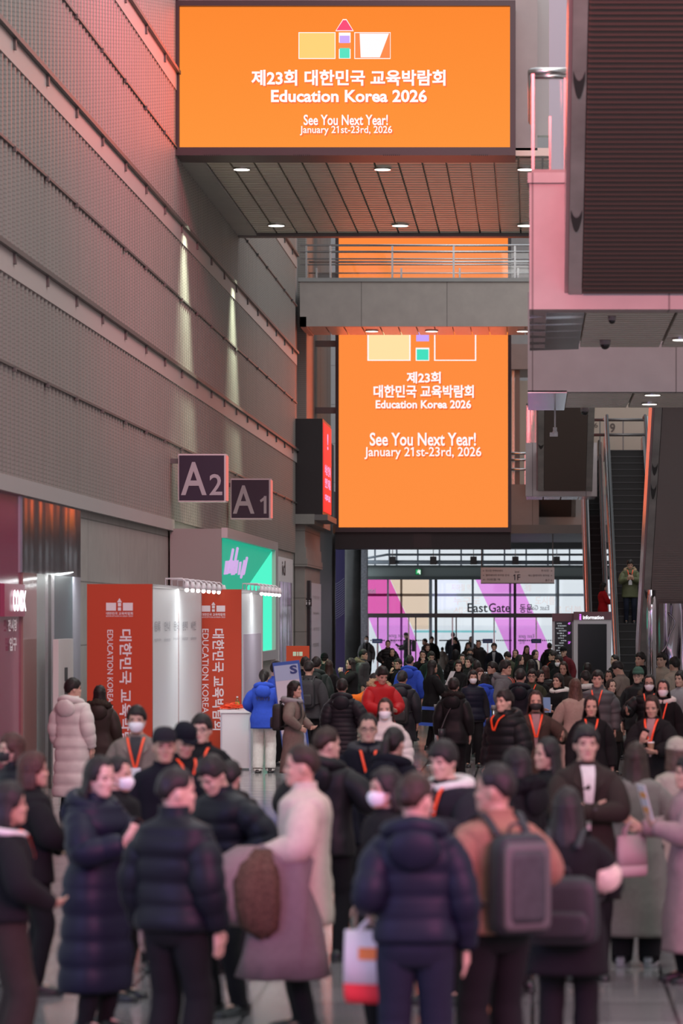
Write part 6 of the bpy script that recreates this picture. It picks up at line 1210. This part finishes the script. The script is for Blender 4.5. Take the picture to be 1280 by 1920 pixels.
person(974, 1227, 82, 80, 'woman with long straight black hair facing right', 'f', 'coat', 'blk', .6, 'blk', 'long')
person(995, 1236, 94, 174, 'woman with straight black hair seen from behind, centre right', 'f', 'coat', 'ink', .6, 'blk', 'long')
person(1012, 1256, 104, 40, 'person with soft face half hidden beside round brown hair', 'f', 'jacket', 'blk', .8, 'blk', 'bob')
# on the escalators
f, r = person(1181, 1043, 67.9, 0, 'man in green fur-hooded parka reading his phone on the tall escalator', 'm', 'parka', 'khaki', .70, 'jean', 'bang', arms=('phone', 'phone'), hood='fur', furc=(.28, .20, .13), pitch=20, lan=1, badge=True, shoes='blk', z=11*.21, ht=1.78)
phone(f, r, 1, 'phone of the man in green parka on the escalator')
person(1131, 1085, 63.8, 100, 'person in red jacket on the narrow escalator, mostly hidden by its balustrade', 'f', 'jacket', 'red', .75, 'blk', 'bob', arms=('hold', 'hold'), z=9*.21, ht=1.62)
# the coat with fur hood carried by the man in the cream overshirt
f, r = FC
o = local_root('carried_coat', f, r, (-.27, .15, -.05), 'mauve coat with brown fur hood hanging over the arm of the cream overshirt man', 'coat')
def blob(spec, n=26, k=.02, sd=0):
    g = G(); rr = []
    for z, cx, cy, hx, hy in spec:
        ring = []
        for p in ell((cx, cy, z), hx, hy, n, 2.4):
            a = noise.noise(Vector((p.x*6+sd, p.y*9, p.z*5)))*k*2+noise.noise(Vector((p.x*20, p.y*22+sd, p.z*10)))*k
            d = Vector((p.x-cx, p.y-cy, 0)); ring.append(p+(d.normalized()*a if d.length > .01 else d))
        rr.append(ring)
    g.rings(rr); return g
blob([(.40, 0, -.02, .10, .20), (.42, 0, -.02, .13, .26), (.55, 0, -.03, .13, .25), (.75, .0, -.02, .12, .21), (.95, .01, .02, .11, .22), (1.10, .03, .02, .10, .20), (1.17, .05, .02, .08, .17), (1.20, .06, .02, .03, .10)], k=.035, sd=3).build('coat_body', cloth((.16, .12, .125)), o, True)
blob([(.72, -.03, .24, .03, .05), (.78, -.03, .24, .09, .12), (.90, -.03, .25, .12, .16), (1.02, -.02, .25, .12, .16), (1.13, .0, .22, .10, .13), (1.19, .02, .18, .04, .06)], sd=5).build('hood', cloth((.19, .145, .14)), o, True)
g = blob([(.66, -.10, .10, .04, .04), (.72, -.11, .11, .085, .11), (.85, -.12, .13, .095, .14), (1.0, -.11, .14, .095, .14), (1.10, -.08, .13, .07, .10), (1.17, -.05, .10, .03, .05)], 40, .01, 8)
for i, v in enumerate(g.v): g.v[i] = v+Vector((noise.noise(v*60), noise.noise(v*60+Vector((9, 0, 0))), noise.noise(v*60+Vector((0, 9, 0)))))*.02
g.build('fur_trim', furm((.085, .05, .035)), o, True)
